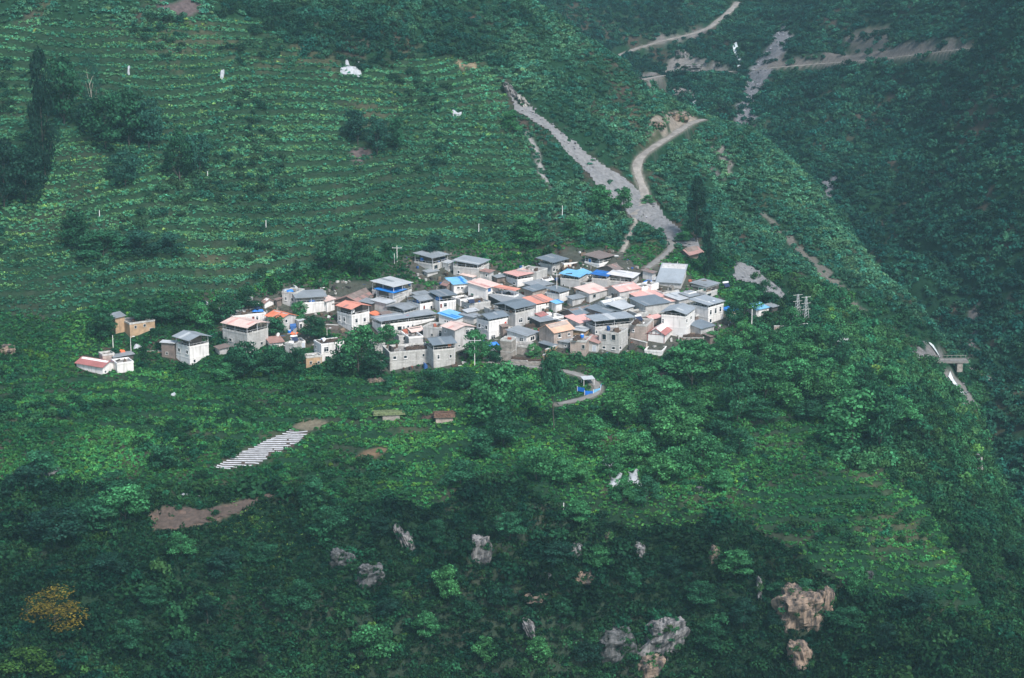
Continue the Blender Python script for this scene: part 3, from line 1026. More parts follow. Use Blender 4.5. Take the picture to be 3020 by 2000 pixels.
# far left farms
H(1, 590, 648, 945, 525, 700, 'mud', 'flat', None, 'long rammed earth house with three small dark openings, left of the village', rise=0, wins=[(715, 567, 22, 22, 'o'), (822, 548, 24, 28, 'o'), (900, 612, 40, 60, 'o')], b=55, lw=6)
H(1, 470, 480, 592, 470, 650, 'mud', 'shed', 'grey', 'upper rammed earth block with a grey metal roof beside dark trees', b=62, lw=5, rise=0.4, name="house")
H(1, 200, 330, 492, 1035, 1125, 'white', 'gable', 'red', 'low white farmhouse with a dull red roof, lowest at far left', b=30, ax='L', rise=1.1, lw=8.5, wins=[(360, 1090, 22, 30), (440, 1080, 22, 24)])
H(1, 485, 498, 692, 990, 1110, 'white', 'flat', None, 'blank white block joined to the dull red roofed farmhouse', b=62, lw=4.5)
H(1, 300, 330, 470, 890, 990, 'brick', 'flat', None, 'small brick and earth outhouse with brushwood on top behind the red roofed farmhouse', b=60, lw=3, name='outhouse', cat='outhouse')
H(1, 430, 470, 690, 925, 985, 'dark', 'shed', 'grey', 'open shed under a long grey sheet behind the blank white block', b=62, lw=3, rise=0.3, name='shed', cat='shed')
H(1, 1188, 1345, 1572, 800, 1030, 'white', 'canopy', 'steel', 'lone white two storey house in the fields with a grey roof on posts', ax='L', rise=0.9, ph=1.7, ov=0.7,
  wins=[(1225, 845, 26, 45), (1318, 860, 26, 45), (1398, 965, 28, 40), (1523, 950, 28, 42)], key='lone')
H(1, 1105, 1165, 1192, 760, 940, 'brown', 'shed', 'pale', 'narrow dark annex with a thin pale roof beside the lone white house', rise=0.2, lw=3.5, name='annex', cat='annex', wins=[(1130, 880, 20, 24, 'o')])
H(1, 1665, 1690, 1800, 830, 900, 'grey', 'shed', 'brown', 'little grey shack half hidden by bushes below the concrete house', b=60, lw=3, rise=0.4, name='shack', cat='shack')
# left cluster
H(2, 130, 240, 718, 650, 850, 'white', 'flat', None, 'long white house with a flat roof and two brown windows', b=62, lw=6,
  wins=[(180, 690, 40, 60), (530, 680, 34, 60, 'd'), (588, 680, 34, 64), (470, 790, 30, 40), (640, 800, 30, 40)], key='longwhite')
H(2, 720, 915, 1168, 690, 905, 'grey', 'gable', 'orange', 'grey house with a bright orange gable roof', ax='L', rise=1.0, wins=[(1005, 715, 34, 50), (820, 720, 60, 40, 'o'), (850, 850, 40, 40, 'o')])
H(2, 1170, 1190, 1250, 720, 840, 'white', 'shed', 'pale', 'tiny white outbuilding with a dark doorway beside the orange gable', b=60, rise=0.2, lw=3, name='outbuilding', cat='outbuilding', wins=[(1212, 790, 26, 60, 'o')])
H(2, 90, 445, 752, 900, 1190, 'block', 'canopy', 'blush', 'big bare concrete house with a pale pink roof raised on posts, behind round trees', b=38, ax='L', rise=0.8, ph=1.5,
  wins=[(525, 1035, 46, 50), (200, 1000, 40, 40, 'o'), (650, 1040, 30, 40, 'o')], key='pinkcan')
H(2, 945, 1128, 1160, 310, 530, 'grey', 'flat', None, 'narrow grey tower house with two dark windows', b=24, rw=5, wins=[(1000, 395, 26, 50), (1090, 405, 34, 50), (1092, 470, 30, 30)], key='tower', name="house")
H(2, 1142, 1155, 1582, 462, 640, 'white', 'canopyflat', 'grey', 'long low white house with a dark open terrace under a grey roof', b=74, lw=6, ph=1.4, rise=0.5, ax='R', key='lowwhite')
H(2, 650, 690, 825, 455, 540, 'white', 'gable', 'rust', 'small hut with a faded red roof and white gable among the trees', b=50, ax='L', rise=0.9, name='hut', cat='hut')
H(2, 840, 870, 935, 420, 520, 'brown', 'shed', 'brown', 'small brown lean-to against the narrow grey tower house', b=55, rise=0.3, name='lean_to', cat='shed')
H(2, 760, 775, 960, 1040, 1120, 'white', 'shed', 'rust', 'low white walled yard building with a rusty red sheet', b=66, lw=3.5, rise=0.7, ax='R', name='yard_building', cat='outbuilding')
H(2, 985, 1110, 1135, 1050, 1200, 'grey', 'flat', None, 'grey hut carrying a white water heater on its roof', rw=3.5, b=30, name='hut', cat='hut', key='heaterhut')
H(2, 1120, 1128, 1278, 1022, 1120, 'white', 'brush', None, 'small garage with two pale shutters under a leafy roof', b=68, lw=4, name='garage', cat='garage', wins=[(1165, 1070, 60, 80, 'g'), (1238, 1066, 60, 80, 'g')])
H(2, 1408, 1512, 1842, 1052, 1310, 'white', 'brush', None, 'two storey white house with dark brushwood along its roof and a round dish', b=62, wins=[(1582, 1125, 70, 74), (1745, 1102, 66, 72), (1592, 1252, 62, 60), (1438, 1110, 20, 60)], key='dishhouse')
H(2, 1280, 1290, 1520, 1235, 1400, 'mud', 'flat', None, 'ruined earth wall house with no roof below the two storey white house', b=66, lw=3, name='ruin', cat='ruin', wins=[(1358, 1320, 26, 26, 'o'), (1470, 1320, 26, 34, 'o')])
# centre left
H(3, 140, 305, 512, 822, 1015, 'white', 'canopy', 'salmon', 'square white two storey house under a salmon roof on posts', ax='L', rise=0.8, ph=1.6,
  wins=[(168, 862, 20, 52), (222, 872, 24, 56), (360, 882, 32, 52), (455, 872, 30, 50), (460, 985, 32, 40, 'o'), (335, 965, 26, 30)], key='salmonsq')
H(3, 130, 385, 590, 668, 780, 'brown', 'gable', 'rust', 'long low hall with a rusty brown roof', b=22, ax='R', rise=1.4, rw=11, name='hall', cat='barn', ov=0.6)
H(3, 0, 15, 105, 665, 790, 'white', 'shed', 'blush', 'white lean-to with a crooked pinkish roof', b=60, rise=0.5, name='lean_to', cat='shed', lw=4)
H(3, 540, 790, 1000, 575, 700, 'grey', 'canopyflat', 'pale', 'grey house with a wide pale roof standing behind the bright blue roof', ph=1.9, rise=0.5, ax='R', b=40, wins=[(855, 640, 20, 40), (930, 610, 20, 40), (580, 590, 40, 30, 'o')])
H(3, 585, 785, 925, 640, 720, 'grey', 'canopyflat', 'blue', 'low terrace house under a bright blue roof', b=34, ph=1.8, rise=0.4, ax='R', wins=[(840, 690, 24, 30, 'o')], key='bluecan')
H(3, 540, 705, 800, 690, 800, 'grey', 'shed', 'pale', 'grey shed with a pale metal roof and open dark side', b=30, ax='R', rise=0.5, name='shed', cat='shed')
H(3, 385, 530, 560, 690, 800, 'dark', 'shed', 'grey', 'dark open store with a small grey roof behind the salmon roofed house', b=24, ax='R', rise=0.4, rw=4, name='store', cat='shed')
H(3, 945, 1095, 1300, 695, 800, 'white', 'canopy', 'grey', 'white house with grey hipped terrace roof and a corner post', b=50, ax='R', rise=0.7, ph=0.9, wins=[(1225, 732, 28, 44), (1140, 730, 20, 40, 'd')], key='hip')
H(3, 1290, 1320, 1508, 668, 800, 'white', 'canopyflat', 'slate', 'white block with blue framed window and a thin green roof sheet', b=62, lw=6, ph=1.5, rise=0.2, ax='R', wins=[(1385, 700, 40, 50), (1330, 712, 18, 46, 'd')], key='greencan')
H(3, 700, 910, 1062, 800, 880, 'grey', 'canopy', 'grey', 'grey house with a grey roof over a dark open loft', b=38, ax='R', rise=0.6, ph=0.9, key='darkloft', wins=[(740, 830, 20, 24, 'o')])
H(3, 508, 645, 1285, 935, 1060, 'white', 'canopyflat', 'steel', 'very long white terrace building with a row of dark windows', b=62, ph=1.0, rise=0.35, ax='L', lw=5.5,
  wins=[(785, 975, 26, 40), (858, 975, 44, 44, 'o'), (908, 972, 20, 46), (958, 962, 26, 46), (1012, 950, 20, 40), (1095, 937, 24, 24), (1150, 938, 20, 36), (1182, 932, 20, 36), (730, 985, 22, 20)], key='longterrace')
H(3, 508, 600, 668, 835, 890, 'white', 'shed', 'orange', 'small shop with a low orange roof and a blue door', b=36, ax='R', rise=0.5, name='shop', cat='hut', wins=[(640, 850, 40, 40, 'b')])
H(3, 1310, 1498, 1622, 868, 960, 'white', 'shed', 'sky', 'pale house with a light blue roof and a row of tiny windows', b=32, ax='R', rise=0.9, wins=[(1385, 893, 22, 20), (1412, 896, 18, 20), (1440, 898, 18, 20)])
H(3, 1350, 1497, 1722, 992, 1250, 'grey', 'gable', 'blush', 'tall grey house with a pale pink gable roof and a wide triple window', b=52, ax='L', rise=0.8,
  wins=[(1640, 1012, 40, 60), (1690, 1005, 40, 60), (1545, 1175, 24, 26), (1580, 1262, 20, 20, 'o'), (1388, 1008, 16, 34)])
H(3, 1128, 1350, 1372, 970, 1110, 'grey', 'flat', None, 'grey concrete house with a flat roof and one tall dark window', b=22, rw=5, wins=[(1338, 1030, 34, 74), (1232, 1050, 20, 20, 'o')], key='greyL')
H(3, 975, 1000, 1130, 1020, 1085, 'dark', 'shed', 'blush', 'open dark porch under a small pinkish roof by the long white terrace', b=55, rise=0.8, ax='R', name='porch', cat='shed')
H(3, 835, 850, 958, 1060, 1160, 'grey', 'flat', None, 'grey corner house with a dark balcony at the foot of the long white terrace', b=66, lw=5, wins=[(918, 1085, 44, 50)], name='house')
H(3, 955, 965, 1130, 1075, 1200, 'grey', 'flat', None, 'concrete yard block with a white edged deck', b=68, lw=6, name='yard_block', cat='outbuilding', cap='w')
H(3, 1110, 1250, 1505, 1225, 1440, 'block', 'canopy', 'slate', 'grey blockwork house at the village edge under a dark slate roof', b=68, ax='R', rise=0.9, ph=1.3, lw=7,
  wins=[(1307, 1300, 28, 54), (1448, 1296, 28, 42)], key='slateedge')
H(3, 700, 745, 1248, 1250, 1470, 'block', 'brush', None, 'long bare blockwork house edged with brushwood above the fields', b=72, lw=7,
  wins=[(802, 1310, 40, 40), (926, 1302, 40, 38), (1137, 1284, 16, 16, 'o'), (1212, 1278, 16, 16, 'o')], key='blockedge')
H(3, 560, 570, 690, 1150, 1290, 'grey', 'flat', None, 'plain grey cube house half hidden behind the round tree', b=64, lw=5)
# top row
H(3, 1030, 1240, 1420, 232, 330, 'grey', 'canopyflat', 'grey', 'uppermost left grey house with a broad grey roof on tall posts', b=38, ax='R', rise=0.6, ph=1.7, wins=[(1275, 262, 40, 44, 'o'), (1368, 275, 20, 30)], key='topleft')
H(4, 20, 92, 150, 225, 320, 'white', 'shed', 'pale', 'little white house squeezed between the two upper grey houses', b=45, rise=0.3, wins=[(105, 270, 18, 40), (40, 280, 20, 30)])
H(4, 145, 430, 560, 280, 440, 'block', 'canopyflat', 'steel', 'broad blockwork house with a wide grey roof and one small dark window', b=24, ax='R', rise=0.6, ph=1.0, wins=[(207, 322, 26, 36), (485, 258, 30, 36)], key='broad')
H(4, 440, 560, 610, 330, 450, 'grey', 'shed', 'rust', 'grey lean-to with a faded pink strip roof', b=24, rise=0.3, name='lean_to', cat='shed', ax='R', wins=[(530, 360, 22, 34)])
H(4, 235, 365, 445, 385, 460, 'white', 'shed', 'blush', 'small white hut with pinkish roof below the broad blockwork house', b=30, rise=0.4, ax='R', name='hut', cat='hut')
H(4, 15, 70, 135, 475, 560, 'brown', 'gable', 'rust', 'small brown gabled barn left of the light blue roof', b=50, ax='L', rise=0.9, name='barn', cat='barn')
H(4, 136, 150, 318, 468, 580, 'white', 'shed', 'sky', 'white hut with a light blue roof and two slit windows', b=68, lw=5.5, ax='R', rise=0.6, name='hut', cat='hut', wins=[(203, 505, 36, 22), (247, 506, 34, 22)])
H(4, 315, 525, 668, 512, 672, 'white', 'shed', 'blush', 'white two storey house with a wide blush roof and a green window', b=35, ax='R', rise=0.9, wins=[(365, 592, 36, 48, 'G'), (560, 525, 34, 44, 'b'), (560, 600, 30, 50, 'o')])
H(4, 560, 850, 900, 600, 690, 'white', 'canopyflat', 'salmon', 'house with an orange pink roof and a long white balcony band', b=28, ax='R', rise=0.5, ph=1.5, wins=[(700, 605, 50, 50), (765, 608, 50, 44), (600, 585, 50, 60, 'o')])
H(4, 738, 885, 1088, 412, 500, 'white', 'canopyflat', 'pink', 'white house with a long pink roof over an open gallery', b=54, ax='L', rise=0.3, ph=1.0, wins=[(782, 450, 30, 14), (850, 456, 28, 14)])
H(4, 880, 1105, 1232, 320, 460, 'block', 'flat', None, 'large windowless blockwork cube behind the pink gallery house', b=32)
H(4, 1150, 1290, 1430, 240, 360, 'grey', 'canopyflat', 'slate', 'house at the upper edge with a very wide dark grey roof', b=38, ax='R', rise=0.7, ph=0.8, wins=[(1305, 290, 26, 50), (1340, 300, 20, 30, 'o')], ov=1.0)
H(4, 1400, 1425, 1642, 225, 310, 'cream', 'flat', None, 'long cream coloured house with narrow doors along the upper edge', b=62, lw=6, wins=[(1475, 250, 14, 44, 'd'), (1560, 235, 14, 44, 'd'), (1600, 230, 14, 40, 'd'), (1515, 240, 18, 24)])
H(5, 330, 500, 668, 228, 280, 'white', 'canopyflat', 'brown', 'brown grey roofed house with a small blue door, rightmost of the top row', b=40, ax='R', rise=0.6, ph=1.4, wins=[(390, 195, 30, 50, 'b'), (590, 240, 60, 12)])
H(5, 50, 265, 300, 410, 510, 'grey', 'canopyflat', 'sky', 'grey house with a sky blue roof on its terrace', b=22, ax='R', rise=0.6, ph=0.7, rw=6, wins=[(85, 475, 20, 30)])
H(5, 180, 275, 412, 370, 440, 'white', 'shed', 'sky', 'white house with a higher light blue roof and a strip of small windows', b=40, ax='R', rise=0.7, wins=[(310, 388, 26, 16), (345, 380, 26, 16), (378, 374, 24, 16)])
H(5, 412, 585, 600, 405, 520, 'grey', 'canopyflat', 'deep', 'blockwork house with a deep blue roof', b=20, ax='R', rise=0.4, ph=0.8, rw=5)
H(5, 500, 692, 822, 300, 370, 'brown', 'gable', 'brown', 'brown walled barn with a brownish grey gable roof', b=38, ax='R', rise=1.0, name='barn', cat='barn')
H(5, 598, 880, 925, 440, 520, 'grey', 'canopyflat', 'white', 'open concrete terrace under a white roof', b=20, ax='R', rise=0.6, ph=1.2, rw=6)
H(4, 965, 1110, 1290, 500, 580, 'grey', 'shed', 'grey', 'house with a flat dull grey roof and clutter behind it', b=44, ax='R', rise=0.5)
H(4, 960, 1060, 1225, 548, 650, 'brick', 'shed', 'slate', 'brick walled house with a dark lean roof and a white gutter pipe', b=40, ax='R', rise=0.5, wins=[(1085, 600, 20, 30, 'o')])
H(4, 1225, 1372, 1478, 580, 690, 'white', 'canopyflat', 'slate', 'white walled yard house under a dark grey roof with white gutters', b=38, ax='R', rise=0.5, ph=0.6)
H(5, 225, 385, 590, 570, 680, 'grey', 'canopyflat', 'blush', 'grey house with a bent blush pink roof over its yard', b=44, ax='R', rise=0.9, ph=0.0, wins=[(440, 600, 30, 40, 'o'), (310, 600, 40, 30, 'o')])
H(5, 565, 735, 962, 548, 660, 'grey', 'gable', 'pink', 'grey gable ended house with a dusty pink roof', b=50, ax='R', rise=1.1, wins=[(650, 580, 24, 30, 'o')])
H(5, 905, 985, 1270, 640, 700, 'grey', 'shed', 'pink', 'low house with a long dull pink roof', b=58, ax='R', rise=1.0, lw=8)
H(5, 1000, 1120, 1440, 690, 740, 'grey', 'shed', 'blush', 'low building under a long pale pink sheet roof', b=62, ax='R', rise=0.7, lw=8, name='building')
H(5, 440, 595, 812, 722, 790, 'white', 'gable', 'steel', 'timber framed house with a light grey gable roof', b=46, ax='R', rise=1.2)
H(5, 600, 760, 890, 770, 850, 'dark', 'canopyflat', 'pale', 'dark open workshop under a whitish roof', b=40, ax='R', rise=0.8, ph=0.4, name='workshop', cat='workshop')
H(5, 60, 235, 470, 822, 880, 'brown', 'gable', 'slate', 'dark walled barn with a large slate grey roof', b=46, ax='R', rise=1.2, name='barn', cat='barn')
H(5, 350, 570, 720, 805, 880, 'brown', 'shed', 'slate', 'slate roofed house with a blue boarded front', b=36, ax='R', rise=0.8, wins=[(535, 835, 110, 50, 'b')])
H(5, 895, 1030, 1310, 712, 830, 'block', 'shed', 'slate', 'blockwork house with a slate grey roof and a small window low down', b=60, ax='R', rise=0.6, lw=7, wins=[(1080, 830, 40, 26)])
H(5, 1260, 1420, 1565, 650, 720, 'grey', 'shed', 'pale', 'house with a pale grey roof beside the long pink sheet roof', b=44, ax='R', rise=0.7)
H(5, 1165, 1440, 1475, 455, 520, 'grey', 'shed', 'steel', 'big hall with a steep steel blue roof facing the valley', b=16, ax='L', rise=3.6, rw=7.5, name='hall', cat='barn')
H(5, 1000, 1110, 1150, 340, 430, 'grey', 'shed', 'brown', 'grey hut with a brownish roof by the lane', b=30, ax='R', rise=0.6, name='hut', cat='hut')
H(5, 985, 1100, 1185, 470, 560, 'white', 'flat', None, 'white walled yard hut in front of the steel blue hall', b=40, name='hut', cat='hut')
H(5, 1460, 1530, 1620, 570, 640, 'white', 'flat', None, 'small pale block behind the two white houses on the right', b=45, name='hut', cat='hut')
H(5, 1440, 1530, 1660, 105, 160, 'brown', 'gable', 'rust', 'red brown roofed pavilion on the slope above the village', b=42, ax='R', rise=1.3, name='pavilion', cat='pavilion', ov=0.9)
# middle
H(4, 560, 700, 1000, 665, 760, 'dark', 'shed', 'grey', 'dark shed under a long grey roof behind the two pole house', b=60, ax='R', rise=0.6, lw=8, name='shed', cat='shed')
H(4, 960, 1100, 1300, 710, 815, 'white', 'canopyflat', 'salmon', 'white house with a vivid salmon roof in the middle of the village', b=50, ax='R', rise=0.8, ph=0.5, wins=[(1237, 752, 44, 52), (1080, 765, 30, 36), (1180, 760, 24, 30, 'o')])
H(4, 620, 862, 1086, 800, 985, 'grey', 'canopy', 'slate', 'grey two storey house with a slate roof over a dark cluttered loft', b=44, ax='R', rise=0.7, ph=1.2, wins=[(922, 880, 44, 54), (1012, 862, 30, 54), (770, 840, 30, 24, 'o')], key='clutter')
H(4, 228, 330, 575, 690, 790, 'grey', 'flat', None, 'low cluttered farmyard building with brushwood stacks', b=60, lw=6, name='farm_building', cat='outbuilding', wins=[(292, 720, 20, 26)], key='yardcl')
H(4, 415, 555, 772, 895, 1110, 'white', 'canopy', 'slate', 'pale two storey house with a slate roof and a red banner on its wall', b=50, ax='R', rise=0.9, ph=0.6,
  wins=[(448, 942, 28, 46), (490, 946, 14, 30), (528, 962, 26, 48), (605, 1078, 50, 54), (694, 1070, 50, 60)], key='banner')
H(4, 228, 380, 460, 850, 930, 'grey', 'shed', 'grey', 'grey lean-to joining the light blue roof and the slate roof', b=32, ax='R', rise=0.4, name='lean_to', cat='shed')
H(4, 765, 990, 1122, 1065, 1180, 'white', 'shed', 'grey', 'white house with two wide barred windows under a shallow grey roof', b=34, ax='R', rise=0.8, wins=[(932, 1108, 46, 56), (1058, 1092, 48, 50)])
H(4, 690, 815, 832, 1110, 1360, 'stone', 'flat', None, 'tall narrow stone tower block above the retaining wall', b=20, rw=3.5, name='tower_block', cat='tower')
H(4, 810, 1000, 1010, 1180, 1290, 'stone', 'brush', None, 'broken stone outbuilding with brush on top beside the tower block', b=24, rw=4, name='outbuilding', cat='outbuilding')
H(4, 1135, 1308, 1530, 1020, 1215, 'brick', 'gable', 'peach', 'house with a peach coloured gable roof and bare brick gable', b=48, ax='R', rise=1.6, wins=[(1370, 1050, 36, 60), (1480, 1045, 26, 34), (1150, 1130, 14, 14, 'o')])
H(5, 110, 270, 440, 915, 980, 'grey', 'shed', 'pink', 'house with a bright pink roof behind the peach gable', b=44, ax='R', rise=1.0)
H(5, 410, 450, 900, 960, 1060, 'grey', 'canopyflat', 'steel', 'open roof terrace with clutter under a thin grey roof on four posts', b=66, ax='R', rise=0.3, ph=1.6, lw=5, wins=[(465, 1015, 10, 40)], key='terr4')
H(5, 493, 724, 826, 1030, 1265, 'block', 'flat', None, 'unfinished grey blockwork house with two square black window holes', b=26, wins=[(553, 1070, 44, 62, 'o'), (663, 1074, 44, 62, 'o'), (553, 1196, 40, 34), (664, 1202, 40, 34), (740, 1200, 20, 40)], key='holes')
H(5, 850, 1045, 1062, 935, 1120, 'brick', 'brush', None, 'windowless tan brick building topped with brushwood', b=18, rw=7, wins=[(892, 997, 26, 14)], key='tanbrick')
H(5, 1050, 1252, 1290, 1045, 1150, 'white', 'gable', 'red', 'small white house with a red roof and red timber frame', b=20, ax='R', rise=1.5, rw=6, key='redframe')
H(5, 1022, 1222, 1250, 1235, 1300, 'white', 'flat', None, 'low white terrace wall block under the red framed house', b=18, rw=5, name='terrace_block', cat='terrace')
H(5, 1213, 1492, 1595, 838, 1090, 'white', 'canopy', 'steel', 'tall plain white house with a grey roof shading its terrace', b=22, ax='R', rise=0.9, ph=0.6, wins=[(1503, 885, 18, 44), (1553, 862, 18, 44), (1232, 890, 20, 60)], key='tallwhite')
H(5, 1590, 1610, 1645, 820, 900, 'brown', 'flat', None, 'small brown infill block between the tall white and tall grey houses', b=50, name='infill_block', cat='outbuilding')
H(6, 128, 345, 520, 815, 1000, 'white', 'canopyflat', 'steel', 'tall pale grey house with three arched dark windows at the right end', b=42, ax='R', rise=0.7, ph=0.7,
  wins=[(372, 865, 24, 60), (428, 850, 24, 66), (483, 835, 24, 60), (372, 965, 24, 46)], key='tallgrey')
H(6, 110, 262, 412, 1060, 1160, 'grey', 'shed', 'slate', 'grey shed with a dark green grey roof below the tall pale grey house', b=44, ax='R', rise=0.8, name='shed', cat='shed')
H(6, 20, 130, 240, 690, 760, 'grey', 'shed', 'grey', 'house with a thin grey roof behind the tall plain white house', b=44, ax='R', rise=0.5)
H(6, 205, 320, 450, 640, 720, 'grey', 'flat', None, 'grey house with a small arched window under the green boarded hut', b=40, wins=[(250, 672, 60, 26), (355, 665, 46, 30, 'o')])
H(6, 150, 330, 470, 575, 650, 'dark', 'canopyflat', 'grey', 'hut with green boards and an orange sign under a grey roof', b=38, ax='R', rise=0.5, ph=0.1, name='hut', cat='hut', wins=[(280, 600, 90, 40, 'G')])
H(6, 500, 590, 668, 860, 960, 'cream', 'shed', 'blue', 'little pinkish house with a blue roof behind a tree at the right end', b=40, ax='R', rise=0.4)
H(6, 790, 900, 1045, 842, 930, 'white', 'shed', 'sky', 'small white house with a light blue roof, alone among trees on the right', b=48, ax='R', rise=0.8)
H(6, 1010, 1090, 1150, 810, 870, 'dark', 'shed', 'grey', 'dark shed with a grey roof beside the rightmost light blue roof', b=44, ax='R', rise=0.4, name='shed', cat='shed')
H(6, 310, 370, 430, 1150, 1240, 'brown', 'shed', 'brown', 'weathered hut below the green grey shed roof', b=40, ax='R', rise=0.4, name='hut', cat='hut')
H(6, 1855, 1925, 1975, 1215, 1260, 'grey', 'gable', 'pale', 'tiny grey hut in the woods right of the village', b=40, ax='L', rise=1.0, name='hut', cat='hut')
# front row small buildings
H(5, 162, 340, 352, 1120, 1300, 'brick', 'brush', None, 'small tan brick house with a brush covered flat roof by the edge', b=18, rw=5, wins=[(315, 1185, 30, 44, 'o')], key='smallbrick')
H(5, 355, 480, 492, 1150, 1255, 'grey', 'shed', 'rust', 'narrow house with a faded pink roof left of the unfinished house', b=18, ax='R', rise=0.9, rw=5, wins=[(440, 1205, 40, 70, 'g')])
H(5, 25, 140, 165, 1140, 1215, 'grey', 'shed', 'grey', 'low grey box shed in front of the peach roofed house', b=24, ax='R', rise=0.2, rw=4, name='shed', cat='shed', wins=[(110, 1175, 20, 16)])
H(5, 190, 325, 340, 1010, 1075, 'mud', 'shed', 'pale', 'small tan store with a thin pale roof right of the peach gable', b=24, ax='R', rise=0.2, rw=4, name='store', cat='shed')
H(4, 1145, 1290, 1340, 1185, 1260, 'dark', 'shed', 'slate', 'collapsed dark shed roof below the peach roofed house', b=34, ax='R', rise=0.5, name='shed', cat='shed')
H(4, 1110, 1150, 1225, 840, 900, 'brown', 'shed', 'red', 'little shed with a dark red roof in the village middle', b=40, ax='R', rise=0.6, name='shed', cat='shed')
H(4, 1145, 1200, 1290, 425, 460, 'dark', 'gable', 'white', 'blue and white tarpaulin tent among the roofs', b=40, ax='R', rise=0.8, name='tarpaulin_tent', cat='tent')

# yard buildings between the larger houses
H(3, 1005, 1050, 1190, 590, 640, 'grey', 'shed', 'grey', 'low grey store at the left of the thin green roof sheet', b=50, ax='R', rise=0.3, name='store', cat='shed')
H(3, 640, 665, 760, 820, 890, 'brown', 'shed', 'brown', 'brown yard shed between the salmon roof and the dark open loft', b=55, ax='R', rise=0.4, name='shed', cat='shed')
H(3, 1600, 1640, 1760, 790, 870, 'grey', 'shed', 'pale', 'grey shed right of the light blue roof with tiny windows', b=50, ax='R', rise=0.4, name='shed', cat='shed')
H(3, 1520, 1560, 1700, 640, 720, 'white', 'flat', None, 'white yard room right of the white block with blue framed window', b=55, name='yard_room', cat='outbuilding', lw=4)
H(4, 690, 720, 780, 960, 1080, 'brown', 'shed', 'brown', 'narrow brown shed beside the house with the red banner', b=60, ax='R', rise=0.4, name='shed', cat='shed')
H(4, 780, 830, 1000, 1000, 1060, 'grey', 'flat', None, 'low grey yard room behind the barred window house', b=60, name='yard_room', cat='outbuilding', lw=4)
H(4, 1110, 1150, 1330, 900, 980, 'dark', 'shed', 'grey', 'dark store behind the peach roofed house', b=55, ax='R', rise=0.4, name='store', cat='shed', lw=4)
H(4, 1270, 1300, 1430, 850, 920, 'white', 'flat', None, 'white walled yard room left of the bright pink roof', b=58, name='yard_room', cat='outbuilding', lw=4)
H(4, 1280, 1330, 1400, 690, 790, 'white', 'shed', 'sky', 'narrow white house under a pale blue sheet right of the salmon roof', b=45, ax='R', rise=0.4)
H(4, 570, 600, 720, 760, 850, 'grey', 'flat', None, 'grey yard room left of the dark cluttered loft', b=56, name='yard_room', cat='outbuilding', lw=4)
H(5, 130, 190, 330, 640, 720, 'grey', 'shed', 'grey', 'grey shed in the yard below the bent blush pink roof', b=50, ax='R', rise=0.4, name='shed', cat='shed')
H(5, 640, 690, 820, 640, 720, 'grey', 'flat', None, 'flat grey room right of the timber framed house', b=50, name='yard_room', cat='outbuilding', lw=4)
H(5, 890, 930, 1060, 800, 880, 'grey', 'flat', None, 'flat grey room in front of the low slate roofed blockwork', b=60, name='yard_room', cat='outbuilding', lw=4)
H(5, 1060, 1100, 1215, 870, 950, 'brick', 'shed', 'pink', 'small shed with a short pink roof left of the tall white house', b=50, ax='R', rise=0.5, name='shed', cat='shed')
H(5, 940, 990, 1170, 500, 570, 'white', 'flat', None, 'white yard room in the clutter right of the dusty pink roof', b=50, name='yard_room', cat='outbuilding', lw=4)
H(5, 1180, 1230, 1420, 560, 620, 'grey', 'flat', None, 'flat grey yard room right of the low dull pink roof', b=55, name='yard_room', cat='outbuilding', lw=5)
H(5, 300, 340, 480, 450, 520, 'grey', 'flat', None, 'grey yard room under the light blue roofs', b=52, name='yard_room', cat='outbuilding', lw=4)
H(5, 20, 60, 240, 880, 950, 'white', 'flat', None, 'white yard wall room left of the bright pink roof and slate barn', b=60, name='yard_room', cat='outbuilding', lw=4)
H(3, 1140, 1180, 1300, 330, 380, 'grey', 'shed', 'grey', 'low shed below the uppermost left grey house', b=50, ax='R', rise=0.3, name='shed', cat='shed')
H(4, 610, 650, 760, 390, 450, 'brown', 'shed', 'grey', 'brown shed left of the long pink gallery roof', b=50, ax='R', rise=0.3, name='shed', cat='shed')
H(2, 1640, 1680, 1900, 470, 560, 'dark', 'shed', 'brown', 'dark open barn right of the long low white house', b=58, ax='R', rise=0.5, name='barn', cat='barn', lw=5)
# ---------------------------------------------------------------- plants
M_SHRUB = attr_mat('shrub_leaves', 'tint', 'INSTANCER', rough=0.6, leafattr='lv', transl=0.18)


def leaf_arrays(P, D, size, r, flat=0.55):
    """one leaf quad per point P facing roughly along D"""
    n = len(P)
    nrm = D + r.normal(0, flat, (n, 3))
    nrm /= np.linalg.norm(nrm, axis=1)[:, None] + 1e-9
    t = np.cross(nrm, r.normal(0, 1, (n, 3)))
    t /= np.linalg.norm(t, axis=1)[:, None] + 1e-9
    b = np.cross(nrm, t)
    s = (size * r.uniform(0.6, 1.3, n))[:, None]
    a = r.uniform(0.55, 0.9, n)[:, None]
    V = np.stack([P - t * s, P - b * s * a + nrm * s * 0.2, P + t * s, P + b * s * a + nrm * s * 0.2], 1).reshape(-1, 3)
    return V


def leaf_mesh(name, V, lv, material):
    n = len(V) // 4
    me = bpy.data.meshes.new(name)
    me.vertices.add(len(V)); me.vertices.foreach_set('co', V.astype(np.float32).ravel())
    me.loops.add(4 * n); me.loops.foreach_set('vertex_index', np.arange(4 * n, dtype=np.int32))
    me.polygons.add(n); me.polygons.foreach_set('loop_start', np.arange(0, 4 * n, 4, dtype=np.int32))
    me.update(calc_edges=True)
    at = me.attributes.new('lv', 'FLOAT', 'POINT')
    at.data.foreach_set('value', np.repeat(lv, 4).astype(np.float32))
    me.materials.append(material)
    return me


